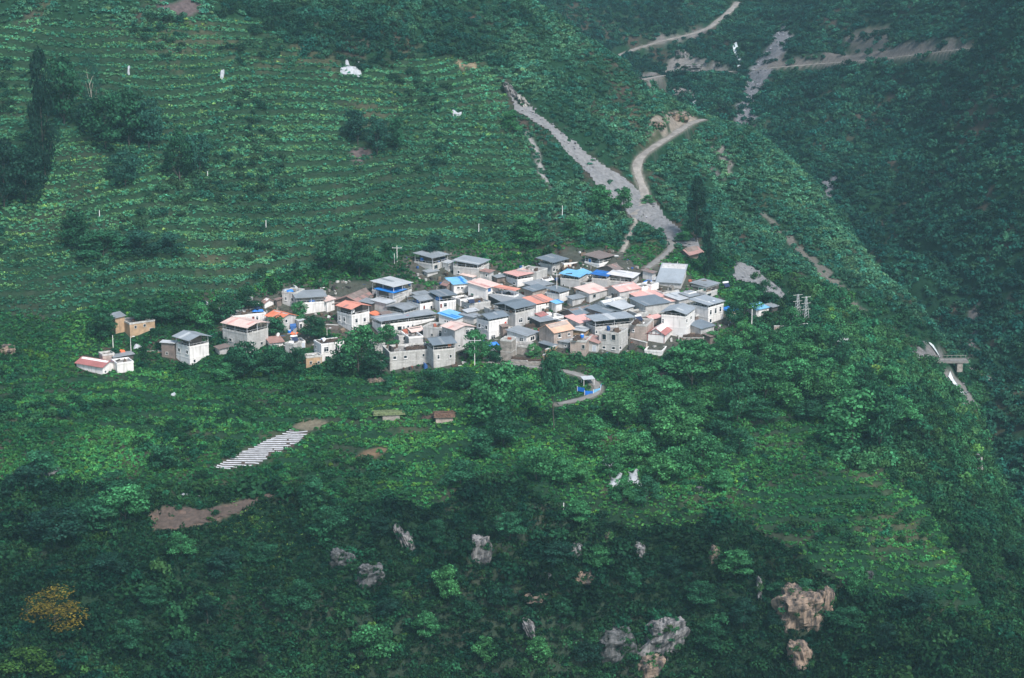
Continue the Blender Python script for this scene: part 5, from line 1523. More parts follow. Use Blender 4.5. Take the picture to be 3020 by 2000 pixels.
TREES = [
    # hillside, left
    (105, 425, 285, 58, 'black', 'poplar', 'very tall dark column tree at the far left of the terraces'),
    (148, 290, 155, 90, 'deep', 'round', 'dark broad tree behind the very tall dark column tree'),
    (10, 480, 150, 90, 'black', 'round', 'dark tree cut by the left picture edge, below the tall column tree'),
    (60, 470, 110, 100, 'black', 'round', 'dark low tree at the foot of the tall column tree'),
    (215, 270, 140, 50, 'blue', 'open', 'sparse pale stemmed tree with thin foliage on the left terraces', 'pale'),
    (245, 345, 120, 100, 'deep', 'round', 'dark tree under the sparse pale stemmed tree'),
    (300, 340, 130, 90, 'deep', 'round', 'darkest tree in the middle of the left hillside clump'),
    (345, 345, 110, 75, 'blue', 'round', 'bluish tree on the right edge of the left hillside clump'),
    (205, 300, 60, 60, 'blue', 'round', 'small bluish tree left of the hillside clump'),
    (290, 430, 80, 70, 'blue', 'round', 'loose tree a little below the left hillside clump'),
    (415, 420, 110, 62, 'deep', 'oval', 'slim dark tree standing alone on the mid terraces'),
    (462, 405, 95, 66, 'blue', 'round', 'rounded bluish tree right of the slim dark one'),
    (180, 560, 70, 90, 'deep', 'bush', 'dark spreading bush on the left slope'),
    (240, 590, 55, 110, 'deep', 'bush', 'wide low bush beside the dark spreading bush'),
    (325, 590, 60, 90, 'blue', 'bush', 'bluish bush right of the wide low bush'),
    (395, 585, 50, 70, 'blue', 'bush', 'small bluish bush at the end of the left slope bushes'),
    (762, 625, 78, 62, 'deep', 'round', 'left one of two round trees above the village'),
    (832, 640, 88, 66, 'deep', 'round', 'right one of two round trees above the village'),
    (828, 335, 80, 66, 'blue', 'round', 'leftmost tree of a small group on the upper terraces'),
    (872, 360, 85, 60, 'blue', 'round', 'middle tree of a small group on the upper terraces'),
    (918, 345, 70, 46, 'deep', 'oval', 'dark right tree of a small group on the upper terraces'),
    (1000, 590, 50, 50, 'blue', 'bush', 'little bush below the utility pole above the village'),
    (1215, 560, 60, 90, 'mid', 'bush', 'spreading bush above the village on the terrace edge'),
    (1395, 500, 70, 70, 'mid', 'round', 'round tree left of the foot of the scree'),
    (1440, 495, 60, 46, 'mid', 'round', 'small tree touching the left edge of the scree'),
    (1330, 545, 45, 60, 'mid', 'bush', 'low bush between terraces and scree'),
    # left of village
    (238, 790, 75, 66, 'deep', 'round', 'dark tree covering the left end of the earth house'),
    (330, 755, 60, 60, 'deep', 'round', 'first tree of the belt behind the earth house'),
    (375, 750, 62, 66, 'deep', 'round', 'second tree of the belt behind the earth house'),
    (420, 755, 55, 60, 'deep', 'round', 'third tree of the belt behind the earth house'),
    (465, 755, 52, 56, 'mid', 'round', 'fourth and smaller tree of the belt behind the earth house'),
    (520, 750, 68, 66, 'deep', 'round', 'tree behind the left end of the long white house'),
    (575, 720, 50, 66, 'deep', 'round', 'tree between the long white house and the faded red hut'),
    (640, 775, 45, 52, 'deep', 'bush', 'bush in front of the orange gable roof'),
    (695, 745, 48, 42, 'mid', 'oval', 'slender tree beside the low white terrace house'),
    (728, 785, 55, 60, 'deep', 'round', 'dark round tree between the orange roof and the square white house'),
    (565, 875, 85, 80, 'deep', 'round', 'big round tree in front of the bare concrete house'),
    (520, 880, 40, 70, 'mid', 'bush', 'low brownish bush left of the big round tree'),
    (632, 868, 68, 72, 'deep', 'round', 'round tree in the middle of the three before the concrete house'),
    (688, 866, 62, 46, 'deep', 'round', 'smaller right hand tree before the concrete house'),
    (828, 860, 105, 90, 'mid', 'round', 'large leafy tree in front of the square white house'),
    (790, 868, 60, 66, 'deep', 'round', 'lower tree beside the house with a round dish'),
    (893, 812, 60, 56, 'mid', 'round', 'neat round tree at the corner of the long white terrace'),
    (868, 872, 60, 66, 'deep', 'round', 'dark tree at the left end of the long blockwork house'),
    (1105, 835, 72, 66, 'mid', 'round', 'green tree behind the tall utility pole'),
    (1145, 838, 38, 40, 'deep', 'bush', 'small dark bush by the stone tower block'),
    (1234, 825, 32, 34, 'light', 'bush', 'bright bush inside the stone yard'),
    # below the village, centre
    (895, 905, 36, 36, 'deep', 'bush', 'small ball shaped bush below the blockwork house'),
    (1000, 918, 64, 72, 'deep', 'round', 'dark round tree below the dark slate roof'),
    (1070, 905, 56, 66, 'deep', 'round', 'dark round tree right of the other below the slate roof'),
    (1148, 985, 140, 128, 'mid', 'round', 'largest tree in the gardens under the village'),
    (1165, 1035, 90, 90, 'deep', 'round', 'dark tree below the largest garden tree'),
    (1110, 1060, 70, 80, 'deep', 'bush', 'brownish green thicket left of the dark garden tree'),
    (1280, 995, 160, 66, 'deep', 'lolly', 'tall bare stemmed tree with a round top'),
    (1283, 850, 40, 60, 'mid', 'bush', 'bush by the road behind the bare stemmed tree'),
    (1240, 1110, 80, 74, 'mid', 'round', 'first tree of the middle row below the gardens'),
    (1300, 1120, 66, 66, 'mid', 'round', 'second tree of the middle row below the gardens'),
    (1065, 1120, 60, 90, 'deep', 'bush', 'dark bush above the terraced bank'),
    (1370, 1040, 70, 84, 'mid', 'round', 'round tree left of the white netting'),
    (1430, 985, 85, 92, 'light', 'round', 'pale green tree under the road bend'),
    (1455, 1080, 80, 80, 'light', 'round', 'light tree just above the upper white netting'),
    (1345, 1120, 50, 50, 'light', 'oval', 'small light tree below the middle row'),
    (1440, 1160, 60, 60, 'mid', 'bush', 'bush left of the lower white netting'),
    (1495, 1160, 60, 66, 'deep', 'bush', 'dark bush in front of the lower white netting'),
    # right of the road
    (1600, 890, 100, 128, 'mid', 'round', 'broad tree right of the road below the red framed house'),
    (1550, 960, 88, 100, 'mid', 'round', 'broad tree in the middle of the orchard'),
    (1555, 1035, 95, 110, 'light', 'round', 'broad light green tree low in the orchard'),
    (1505, 895, 48, 52, 'mid', 'oval', 'slim tree just right of the road bend'),
    (1620, 1090, 90, 96, 'mid', 'round', 'rounded tree at the lower right of the orchard'),
    (1560, 1110, 80, 80, 'mid', 'round', 'rounded tree at the lower left of the orchard'),
    (1705, 975, 140, 84, 'deep', 'oval', 'tall dark oval tree on the right of the orchard'),
    (1665, 1010, 60, 70, 'deep', 'bush', 'dark bush left of the tall oval tree'),
    (1690, 855, 70, 90, 'mid', 'round', 'tree with a wide crown below the grey shed'),
    (1645, 790, 26, 40, 'light', 'bush', 'small shining bush below the tall white house'),
    (1710, 1050, 60, 66, 'deep', 'bush', 'dark bush under the tall oval tree'),
    (1722, 735, 78, 72, 'mid', 'round', 'light leaved tree at the right end of the village'),
    (1698, 760, 60, 50, 'deep', 'round', 'dark tree in front of the little blue roofed house'),
    (1768, 700, 50, 52, 'deep', 'round', 'dark tree at the foot of the lower scree'),
    (1752, 830, 70, 50, 'mid', 'oval', 'slim tree right of the brown shed roof'),
    (1770, 920, 80, 100, 'mid', 'round', 'first tree in the belt right of the village'),
    (1835, 905, 75, 90, 'mid', 'round', 'second tree in the belt right of the village'),
    (1890, 930, 75, 80, 'light', 'round', 'lightest tree in the belt right of the village'),
    (1935, 860, 90, 62, 'deep', 'round', 'dark upright tree beside the tiny grey hut'),
    (1880, 800, 50, 66, 'mid', 'bush', 'bush above the courtyard wall'),
    (1830, 770, 56, 60, 'mid', 'round', 'tree beneath the power pylon on the right'),
    (1970, 1030, 125, 150, 'mid', 'round', 'biggest spreading tree on the right spur'),
    (2035, 1040, 150, 90, 'deep', 'oval', 'tall dark tree behind the biggest spreading tree'),
    (2060, 900, 55, 70, 'mid', 'bush', 'bush on the crest of the right spur'),
    (1610, 560, 140, 44, 'black', 'poplar', 'tall black conifer beside the foot of the scree'),
    (1637, 645, 125, 36, 'black', 'poplar', 'second black conifer, behind the brown pavilion'),
    (1580, 560, 36, 46, 'mid', 'bush', 'bush above the brown pavilion'),
    (1500, 470, 20, 30, 'mid', 'bush', 'little bush standing on the scree'),
    (1180, 300, 45, 46, 'mid', 'bush', 'bush at the upper edge of the narrow gully'),
    # cliffs
    (130, 1255, 80, 130, 'black', 'round', 'blackish tree mass low on the left'),
    (215, 1230, 75, 110, 'deep', 'round', 'dark tree right of the blackish tree mass'),
    (290, 1200, 80, 100, 'mid', 'round', 'tree left of the brown field'),
    (100, 1100, 60, 90, 'deep', 'bush', 'dark bush on the left rim above the cliffs'),
    (380, 1085, 60, 80, 'deep', 'bush', 'dark bush at the left corner of the white striped field'),
    (60, 1140, 60, 110, 'black', 'bush', 'black bush on the far left rim'),
    (270, 1140, 50, 80, 'deep', 'bush', 'dark bush above the brown field'),
    (720, 1165, 60, 70, 'deep', 'bush', 'dark bush at the end of the brown field path'),
    (1035, 1395, 90, 66, 'light', 'oval', 'light green tree in front of the middle cliffs'),
    (1330, 1215, 60, 66, 'mid', 'round', 'tree on the cliff edge below the white post'),
    (980, 1480, 70, 60, 'mid', 'round', 'tree at the bottom centre among the cliffs'),
    (860, 1530, 90, 100, 'mid', 'round', 'broad tree at the bottom left of centre'),
    (700, 1400, 60, 80, 'deep', 'bush', 'dark bush left of the big grey crag'),
    (1120, 1540, 70, 60, 'light', 'oval', 'small light tree at the bottom centre'),
    (130, 1470, 100, 170, 'ochre', 'open', 'straggling ochre and orange leaved tree at the lower left'),
    (60, 1560, 60, 120, 'yellow', 'bush', 'yellow green bush in the bottom left corner'),
]
MARKS = [('ploughed field', 500, 1190), ('orange leaved tree', 120, 1420), ('dark grey crag', 855, 1335), ('brownish dark rock', 790, 1300), ('two slanting slabs', 940, 1255), ('upright pale rock', 1110, 1282),
         ('low tan ledge', 1342, 1338), ('dark streaked rock', 1250, 1352), ('leaning grey crag', 1528, 1490), ('dark hollow rock', 1425, 1495), ('biggest tan cliff', 1850, 1412), ('thin rock sliver', 1228, 1465),
         ('reddish rock', 1650, 1288), ('white cliff post', 1303, 1180), ('narrow rock strip', 1755, 1365), ('blackish tree mass', 130, 1255), ('bottom picture edge', 700, 1575), ('right hand terraces', 2080, 1330), ('lower left corner', 200, 1560),
         ('road bend', 1405, 900), ('white netting', 1440, 1100), ('biggest spreading tree', 1970, 1000), ('courtyard wall', 1830, 815), ('tiny grey hut', 1955, 800), ('tall oval tree', 1705, 940), ('orchard trees', 1560, 1010), ('tall white house', 1560, 760),
         ('brown shed roof', 1720, 770), ('right gardens', 1820, 1010), ('gorge bridge', 2170, 830), ('earth overhang', 1620, 1140), ('red framed house', 1530, 790)]
USED = set()


def where(lead, x, y):
    near_ = sorted(MARKS, key=lambda m: (m[1] - x) ** 2 + (m[2] - y) ** 2)
    for i in range(4):
        a = near_[i]
        dx_, dy_ = x - a[1], y - a[2]
        rel = ('right of' if dx_ > 0 else 'left of') if abs(dx_) > abs(dy_) else ('below' if dy_ > 0 else 'above')
        for t in (f'{lead} {rel} the {a[0]}', f'{lead} between the {a[0]} and the {near_[(i + 1) % 5][0]}'):
            if t not in USED:
                USED.add(t)
                return t
    return lead


GR1, GR2 = 'trees of the grove right of the village', 'small trees scattered over the lower cliffs'
for k, (x_, y_, t_) in enumerate([(1790, 860, 'mid'), (1850, 860, 'light'), (1905, 880, 'mid'), (1740, 890, 'deep'), (1815, 950, 'light'), (1870, 975, 'deep'), (1955, 920, 'mid'), (2000, 900, 'deep'), (1640, 950, 'light'), (1600, 985, 'mid'),
                                  (1500, 985, 'deep'), (1480, 1060, 'mid'), (1520, 1120, 'light'), (1660, 1135, 'mid'), (1410, 1110, 'mid'), (2090, 980, 'mid'), (1760, 975, 'deep'), (1720, 815, 'light'), (1810, 815, 'mid'), (1570, 870, 'deep')]):
    tree(x_, y_, 62 + 12 * math.sin(k * 2.3), 66 + 14 * math.sin(k * 1.7), t_, 'round', where('leafy round grove tree', x_, y_), group=GR1)
for k, (x_, y_, t_) in enumerate([(420, 1290, 'mid'), (520, 1340, 'deep'), (610, 1300, 'mid'), (640, 1420, 'mid'), (480, 1450, 'deep'), (350, 1400, 'mid'), (250, 1340, 'deep'), (760, 1240, 'mid'), (880, 1240, 'deep'), (1010, 1260, 'mid'),
                                  (1180, 1250, 'mid'), (1290, 1300, 'deep'), (1390, 1320, 'mid'), (1460, 1380, 'mid'), (1560, 1330, 'deep'), (1620, 1400, 'mid'), (1700, 1340, 'mid'), (1160, 1400, 'deep'), (1090, 1450, 'mid'), (1300, 1450, 'mid'),
                                  (1360, 1530, 'deep'), (1640, 1500, 'mid'), (1720, 1450, 'deep'), (560, 1530, 'mid'), (420, 1540, 'deep'), (300, 1500, 'mid'), (1960, 1450, 'mid'), (2050, 1500, 'deep'), (1980, 1380, 'mid'), (900, 1430, 'deep'), (2130, 1420, 'deep'), (1240, 1540, 'light')]):
    t_ = {'mid': 'deep' if k % 4 else 'mid', 'deep': 'black'}.get(t_, t_)  # most tones moved a step darker, putting the vignette into the leaf colour
    tree(x_, y_, 58 + 14 * math.sin(k * 2.1), 62 + 16 * math.sin(k * 1.3), t_, 'round', where('small round cliff tree', x_, y_), group=GR2)
TREES += [(1800, 1378, 34, 52, 'deep', 'bush', 'bush overhanging the left top of the biggest tan cliff'), (1862, 1372, 36, 60, 'deep', 'bush', 'bush overhanging the middle of the biggest tan cliff'),
          (1915, 1384, 34, 46, 'deep', 'bush', 'bush overhanging the right top of the biggest tan cliff'), (1790, 1450, 40, 44, 'black', 'bush', 'black bush at the left foot of the biggest tan cliff')]
for q_ in TREES:
    bark = None
    if len(q_) > 7:
        bark = M_PBARK
    tree(*q_[:7], bark=bark, name={'poplar': 'conifer_tree', 'bush': 'bush'}.get(q_[5], 'tree'))
# ---------------------------------------------------------------- rock
M_ROCK = {}
for n_, c_, c2_ in (('tan', (0.27, 0.195, 0.145), (0.05, 0.042, 0.04)), ('grey', (0.23, 0.22, 0.22), (0.035, 0.036, 0.04)), ('dark', (0.12, 0.12, 0.125), (0.02, 0.024, 0.024)), ('pale', (0.38, 0.36, 0.34), (0.2, 0.19, 0.18))):
    m = bpy.data.materials.new(n_ + '_limestone'); m.use_nodes = True
    nt = m.node_tree; N, L = nt.nodes, nt.links
    p = N['Principled BSDF']; p.inputs['Roughness'].default_value = 0.9
    g = N.new('ShaderNodeNewGeometry')
    mp = N.new('ShaderNodeMapping'); mp.inputs['Scale'].default_value = (0.75, 0.75, 0.16); mp.inputs['Rotation'].default_value = (0, 0.25, 0)
    L.new(g.outputs['Position'], mp.inputs['Vector'])
    n1 = N.new('ShaderNodeTexNoise'); n1.inputs['Scale'].default_value = 1.0; n1.inputs['Detail'].default_value = 9; n1.inputs['Roughness'].default_value = 0.68
    L.new(mp.outputs[0], n1.inputs['Vector'])
    r = N.new('ShaderNodeMapRange'); r.inputs[1].default_value = 0.42; r.inputs[2].default_value = 0.58
    L.new(n1.outputs['Fac'], r.inputs[0])
    mx = N.new('ShaderNodeMix'); mx.data_type = 'RGBA'
    L.new(r.outputs[0], mx.inputs['Factor']); mx.inputs[6].default_value = c2_ + (1,); mx.inputs[7].default_value = c_ + (1,)
    L.new(mx.outputs[2], p.inputs['Base Color'])
    bp = N.new('ShaderNodeBump'); bp.inputs['Strength'].default_value = 0.8; bp.inputs['Distance'].default_value = 0.6
    L.new(n1.outputs['Fac'], bp.inputs['Height']); L.new(bp.outputs[0], p.inputs['Normal'])
    M_ROCK[n_] = m


CRAG_B = []


def crag(dx, dy, w, h, tone, label, lean=0.0, seed=0, out=1.6, name='rock_crag'):
    """broken rock face standing out of the slope"""
    P = castd(dx, dy)
    s = depth_scale(P) / DK
    W_, H_ = w / s, h / s
    r = np.random.default_rng(seed + int(dx))
    nu, nv = 40, 30
    U, V = np.meshgrid(np.linspace(0, 2 * math.pi, nu, endpoint=False), np.linspace(-0.5, 0.5, nv) * math.pi, indexing='ij')
    cx, sx = np.cos(U), np.sin(U)
    e = 0.75
    X_ = np.sign(cx) * np.abs(cx) ** e * np.cos(V) ** 0.6
    Y_ = np.sign(sx) * np.abs(sx) ** e * np.cos(V) ** 0.6
    Z_ = np.sign(np.sin(V)) * np.abs(np.sin(V)) ** 0.8
    sd_ = int(r.integers(0, 999))
    n_ = (0.5 - np.abs(fbm(X_ * 2.3 + 5, Z_ * 1.6 + Y_ * 2, 1.0, 3, sd_))) * 0.5 - 0.15 + fbm(X_ * 7 + Y_ * 5, Z_ * 2.2, 1.0, 3, sd_ + 9) * 0.15 + fbm(X_ * 2, Z_ * 2 + Y_, 1.0, 2, sd_ + 3) * 0.3
    n_ = n_ + 0.26 * (0.35 - np.abs(fbm(X_ * 8 + Y_ * 3, Z_ * 1.4 + 3, 1.0, 3, sd_ + 21)))
    k_ = 1 + n_
    px = X_ * W_ * 0.5 * k_ + Z_ * lean * H_ * 0.5
    py = Y_ * max(W_ * 0.32, 2.0) * k_
    pz = Z_ * H_ * 0.52 * (1 + n_ * 0.5)
    me = bpy.data.meshes.new('crag')
    V3 = np.stack([px, py, pz], -1).reshape(-1, 3)
    b = MB(); b.v = [tuple(q) for q in V3]
    for i in range(nu):
        for j in range(nv - 1):
            a = i * nv + j; c = ((i + 1) % nu) * nv + j
            b.f.append((a, c, c + 1, a + 1))
    o = b.build(name, M_ROCK[tone], smooth_=False)
    o.location = (P[0], P[1] + max(W_ * 0.32, 2.0) * 0.55 - H_ * 0.22, P[2] + H_ * 0.06)
    D_ = max(W_ * 0.32, 2.0)
    for q in range(int(7 + W_ * 4.5)):
        a = r.uniform(0, 6.283)
        rr = r.uniform(0.72, 1.15) if r.random() < 0.9 else r.uniform(0.3, 0.7)
        CRAG_B.append((o.location[0] + math.cos(a) * W_ * 0.5 * rr + math.sin(a) * lean * H_ * 0.5, o.location[1] - D_ * math.sqrt(max(0.0, 1 - rr * rr)) - 0.2, o.location[2] + math.sin(a) * H_ * 0.5 * rr - 0.5))
    tag(o, label, 'rock')
    return o


crag(1110, 1282, 52, 80, 'grey', 'upright pale rock face in the middle of the cliffs', 0.1)
crag(930, 1250, 20, 60, 'grey', 'left of two slanting rock slabs on the cliff', -0.5)
crag(950, 1262, 22, 56, 'grey', 'right of two slanting rock slabs on the cliff', -0.6)
crag(1342, 1338, 58, 28, 'tan', 'low tan rock ledge under a dark overhang', 0.6)
crag(1250, 1352, 66, 40, 'dark', 'dark broken rock with pale streaks in the lower centre', 0.2)
crag(1238, 1385, 46, 20, 'tan', 'small tan rock lip at the foot of the dark broken rock', 0.4)
crag(1528, 1490, 96, 110, 'grey', 'large grey crag leaning right at the bottom of the picture', 0.35)
crag(1500, 1552, 60, 60, 'tan', 'brown lower foot of the large leaning crag', 0.4)
crag(1425, 1495, 84, 76, 'dark', 'dark hollow rock face with pale drip streaks', 0.1)
crag(1852, 1425, 118, 116, 'tan', 'biggest tan cliff face at the lower right')
crag(1822, 1385, 40, 60, 'tan', 'pointed left shoulder of the biggest tan cliff', 0.4)
crag(1905, 1405, 36, 90, 'tan', 'right pillar of the biggest tan cliff', 0.1)
crag(1850, 1520, 50, 66, 'tan', 'tan rock tongue below the biggest cliff', -0.3)
crag(1228, 1465, 22, 56, 'grey', 'thin grey rock sliver low in the centre', -0.5)
crag(855, 1335, 60, 56, 'dark', 'dark grey crag left of centre', 0.2)
crag(790, 1300, 56, 50, 'dark', 'brownish dark rock beside the dark grey crag')
crag(1650, 1288, 22, 40, 'tan', 'small reddish rock on the right cliffs', 0.2)
crag(1403, 1243, 14, 26, 'tan', 'tiny tan rock below the cliff edge', 0.2)
crag(1332, 1275, 26, 32, 'grey', 'small grey rock between bushes on the cliff')
crag(1480, 1275, 22, 34, 'grey', 'small pale streaked rock right of the other grey one')
crag(1755, 1365, 12, 50, 'grey', 'narrow grey rock strip left of the big tan cliff')
crag(112, 1098, 44, 28, 'grey', 'rounded grey boulder on the left rim')
crag(2262, 1078, 15, 46, 'pale', 'pale upright slab above the gorge on the right')
crag(20, 812, 44, 22, 'tan', 'tan earth bank at the left edge below the terraces')
crag(95, 1085, 20, 14, 'grey', 'small grey stone beside the boulder on the left rim')
crag(1180, 215, 24, 40, 'grey', 'rocky head of the long scree', -0.5)
crag(1210, 240, 22, 34, 'pale', 'pale rock in the head of the long scree', -0.5)
crag(1565, 275, 46, 22, 'tan', 'bare earth cutting above the road on the ridge', 0.0)
crag(1522, 292, 26, 16, 'tan', 'small bare cutting left of the road on the ridge')
crag(1610, 160, 60, 18, 'grey', 'eroded pale bank above the far mountain road')
crag(1575, 130, 26, 26, 'grey', 'eroded grey pinnacle above the far mountain road')
crag(2010, 1330, 16, 20, 'dark', 'small dark stone on the right terraces')
crag(1620, 1140, 36, 16, 'dark', 'dark earth overhang beneath the orchard on the right')
crag(700, 835, 26, 18, 'tan', 'bare earth bank under the ruined wall')
crag(875, 885, 50, 14, 'tan', 'bare stony bank under the dark tree by the blockwork house')
crag(1500, 868, 90, 12, 'tan', 'long earth bank above the road bend')

CB = np.array(CRAG_B)
n = len(CB)
s_ = rng.uniform(1.0, 2.3, n)
scatter('crag_bushes', CB, np.c_[s_, s_, s_ * 0.9], tints(CB[:, 0], CB[:, 1], (0.009, 0.038, 0.018), (0.022, 0.078, 0.03), 99, 0.3), SHRUBS, 'bushes rooted round the edges of the rock faces')

# loose stones on the scree and in the stream bed
stone = MB()
for k in range(1):
    ico = [(0, 0, .5), (.45, 0, .1), (.1, .42, .15), (-.4, .2, .1), (-.3, -.35, .2), (.2, -.4, .1), (0, 0, -.3)]
    stone.v = ico
    stone.f = [(0, 1, 2), (0, 2, 3), (0, 3, 4), (0, 4, 5), (0, 5, 1), (6, 2, 1), (6, 3, 2), (6, 4, 3), (6, 5, 4), (6, 1, 5)]
sm_ = stone.mesh('stone_form', attr_mat('loose_stone', 'tint', 'INSTANCER', var=0.1))
STN = hidden_collection('stone_forms', [sm_])
sp = []
for poly in (P_SCREE, P_SCREE_LOW, P_GULLY) + tuple(BARE_W[i] for i in (5, 12, 13)):
    lo, hi = poly.min(0), poly.max(0)
    n = int((hi - lo).prod() * 0.55)
    x = rng.uniform(lo[0], hi[0], n); y = rng.uniform(lo[1], hi[1], n)
    k = in_poly(x, y, poly) & (near(ROADD, x, y) > 0.2)
    sp.append(np.c_[x[k], y[k]])
sp = np.concatenate(sp)
n = len(sp)
s_ = 0.2 + rng.random(n) ** 4 * 1.1
scatter('scree_stones', np.c_[sp, hgt(sp[:, 0], sp[:, 1]) + 0.2], np.c_[s_, s_, s_ * 0.8], np.clip(np.array((0.2, 0.2, 0.22)) * rng.uniform(0.5, 1.7, n)[:, None], 0, 0.6), STN, 'loose grey stones lying on the scree')

# ---------------------------------------------------------------- water
M_WATER = mat('white_water', (0.62, 0.68, 0.70), rough=0.25, var=0.25, scale=1.2, bump=0.5, bscale=4)


def stream(pts, width, label):
    W = np.array([castd(*p) for p in pts])
    W = smooth_line(resample(W, 1.0), 3)
    ribbon('stream', W, width, M_WATER, lift=0.35, lab=label)


stream([(2150, 798), (2165, 815), (2175, 832)], 1.3, 'white water coming down to the bridge in the gorge')
stream([(2195, 868), (2203, 885), (2216, 895), (2222, 912)], 1.8, 'white stream tumbling below the bridge')
stream([(1698, 102), (1704, 125), (1712, 140), (1708, 155)], 2.0, 'white stream high on the far mountain')
stream([(1617, 220), (1608, 232), (1602, 243)], 1.4, 'thread of white water beside the far road')

# small bridge over the gorge stream
P = castd(2172, 836)
Q = P + np.array([48 * DK / depth_scale(P), 0, 0])
root = empty('bridge', 'small concrete bridge crossing the stream in the gorge', 'bridge', (P[0], P[1], P[2] + 0.4), math.atan2(Q[1] - P[1], Q[0] - P[0]))
Ln = float(np.hypot(*(Q - P)[:2])) + 2
MB().box(-1.5, Ln, -1.6, 1.6, -0.5, 0).build('deck', M_CONC, root)
for sy in (-1.45, 1.45):
    rb = MB(); rb.box(-1.5, Ln, sy - 0.05, sy + 0.05, 0.85, 0.98)
    for k in range(8):
        x = -1.4 + (Ln + 1.2) * k / 7
        rb.box(x - 0.05, x + 0.05, sy - 0.04, sy + 0.04, 0.003, 0.847)
    rb.build('railing', M_CONC, root)
MB().box(0.5, 2, -1.4, 1.4, -3, -0.503).build('abutment', WALLS['stone'], root)
MB().box(Ln - 3, Ln - 1.5, -1.4, 1.4, -3, -0.503).build('abutment', WALLS['stone'], root)

# ---------------------------------------------------------------- walls
def wall_run(z, pts, height, wallm, label, name='retaining_wall', thick=0.5, cat='wall', brush=False, ymin=430):
    W = [prop(z, x, y, ymin=ymin) for x, y in pts]
    root = empty(name, label, cat, W[0])
    for a, b_ in zip(W[:-1], W[1:]):
        d = b_ - a
        ln = float(np.hypot(d[0], d[1])); an = math.atan2(d[1], d[0])
        z0 = min(a[2], b_[2]) - 1.5 - W[0][2]; z1 = max(a[2], b_[2]) + height - W[0][2]
        o = MB().box(-0.05, ln, 0, thick, z0, z1).build('wall', wallm, root)
        o.location = (a[0] - W[0][0], a[1] - W[0][1], 0); o.rotation_euler.z = an
        c = MB().box(-0.06, ln + 0.01, -0.06, thick + 0.06, z1 + 0.002, z1 + 0.12).build('coping', M_CAP, root)
        c.location = o.location; c.rotation_euler.z = an
        if brush:
            q = brush_mesh(ln * 0.94, 0.9, 0.8, int(abs(a[0]) * 10)).build('brushwood', M_BRUSH, root)
            q.location = (o.location[0], o.location[1], z1 + 0.1); q.rotation_euler.z = an
    return root


def brush_mesh(L_, w, h, seed, n=None):
    r = random.Random(seed)
    b = MB()
    n = n or int(L_ * 26)
    b.prism([(0, 0, 0), (L_, 0, 0), (L_, w, 0), (0, w, 0)], [(0.2, w * .25, h * .62), (L_ - .2, w * .25, h * .7), (L_ - .2, w * .75, h * .6), (0.2, w * .75, h * .7)])
    for k in range(n):
        x = r.uniform(0, L_); y = r.uniform(0, w); zz = r.uniform(0.1, h * (1 - abs(y / w - 0.5)))
        a = r.uniform(-0.6, 0.6) + (math.pi / 2 if r.random() < .6 else 0); el = r.uniform(-0.3, 0.5)
        l2 = r.uniform(0.4, 0.9); t = 0.035
        dx, dy, dz = math.cos(a) * math.cos(el) * l2 / 2, math.sin(a) * math.cos(el) * l2 / 2, math.sin(el) * l2 / 2
        p, q = (x - dx, y - dy, zz - dz), (x + dx, y + dy, zz + dz)
        b.prism([(p[0], p[1], p[2] + t), (p[0] + t, p[1] + t, p[2] - t), (p[0] - t, p[1] - t, p[2] - t)], [(q[0], q[1], q[2] + t), (q[0] + t, q[1] + t, q[2] - t), (q[0] - t, q[1] - t, q[2] - t)], caps=False)
    return b


def brush(z, x, y, L_, w, h, ang, label, house=None, name='brushwood_stack', ymin=430, mt=None):
    P = prop(z, x, y, 0.0, house, ymin)
    o = brush_mesh(L_, w, h, int(x * 3 + y)).build(name, mt or M_BRUSH)
    a = ang if house is None else HOUSES[house][0].rotation_euler.z + ang
    o.location = (P[0] - math.cos(a) * L_ / 2, P[1] - math.sin(a) * L_ / 2, P[2])
    o.rotation_euler.z = a
    tag(o, label, 'brushwood')
    return o


wall_run(4, [(815, 1375), (1000, 1400), (1200, 1405)], 0.8, WALLS['stone'], 'stone retaining wall with brushwood piled on top beside the road', brush=True)
wall_run(4, [(560, 1340), (690, 1375)], 1.2, WALLS['stone'], 'short stone wall left of the tower block')
wall_run(4, [(1200, 1400), (1225, 1340), (1340, 1250)], 1.6, WALLS['mud'], 'earth wall climbing beside the stone yard')
wall_run(5, [(845, 1120), (1040, 1210)], 0.6, WALLS['brick'], 'wall slanting down from the tan brick building')
wall_run(6, [(1110, 1100), (1280, 1112), (1500, 1070)], 1.6, WALLS['brick'], 'reddish courtyard wall at the right end of the village', 'courtyard_wall')
wall_run(6, [(650, 1140), (900, 1110)], 0.3, WALLS['brown'], 'low wall roofed with brown brushwood among the right hand trees', 'courtyard_wall', brush=True)
wall_run(2, [(1560, 830), (1750, 850)], 1.0, WALLS['brown'], 'brown earth wall left of the square white house', 'courtyard_wall')
wall_run(2, [(960, 1110), (1060, 1190)], 0.6, WALLS['brown'], 'small dark wall between the yard buildings', 'courtyard_wall')
wall_run(1, [(845, 860), (1100, 880)], 0.2, WALLS['mud'], 'low earth wall left of the lone white house', 'courtyard_wall')
wall_run(6, [(60, 1180), (300, 1210)], 0.4, WALLS['stone'], 'low wall with brushwood below the tall white house', brush=True)

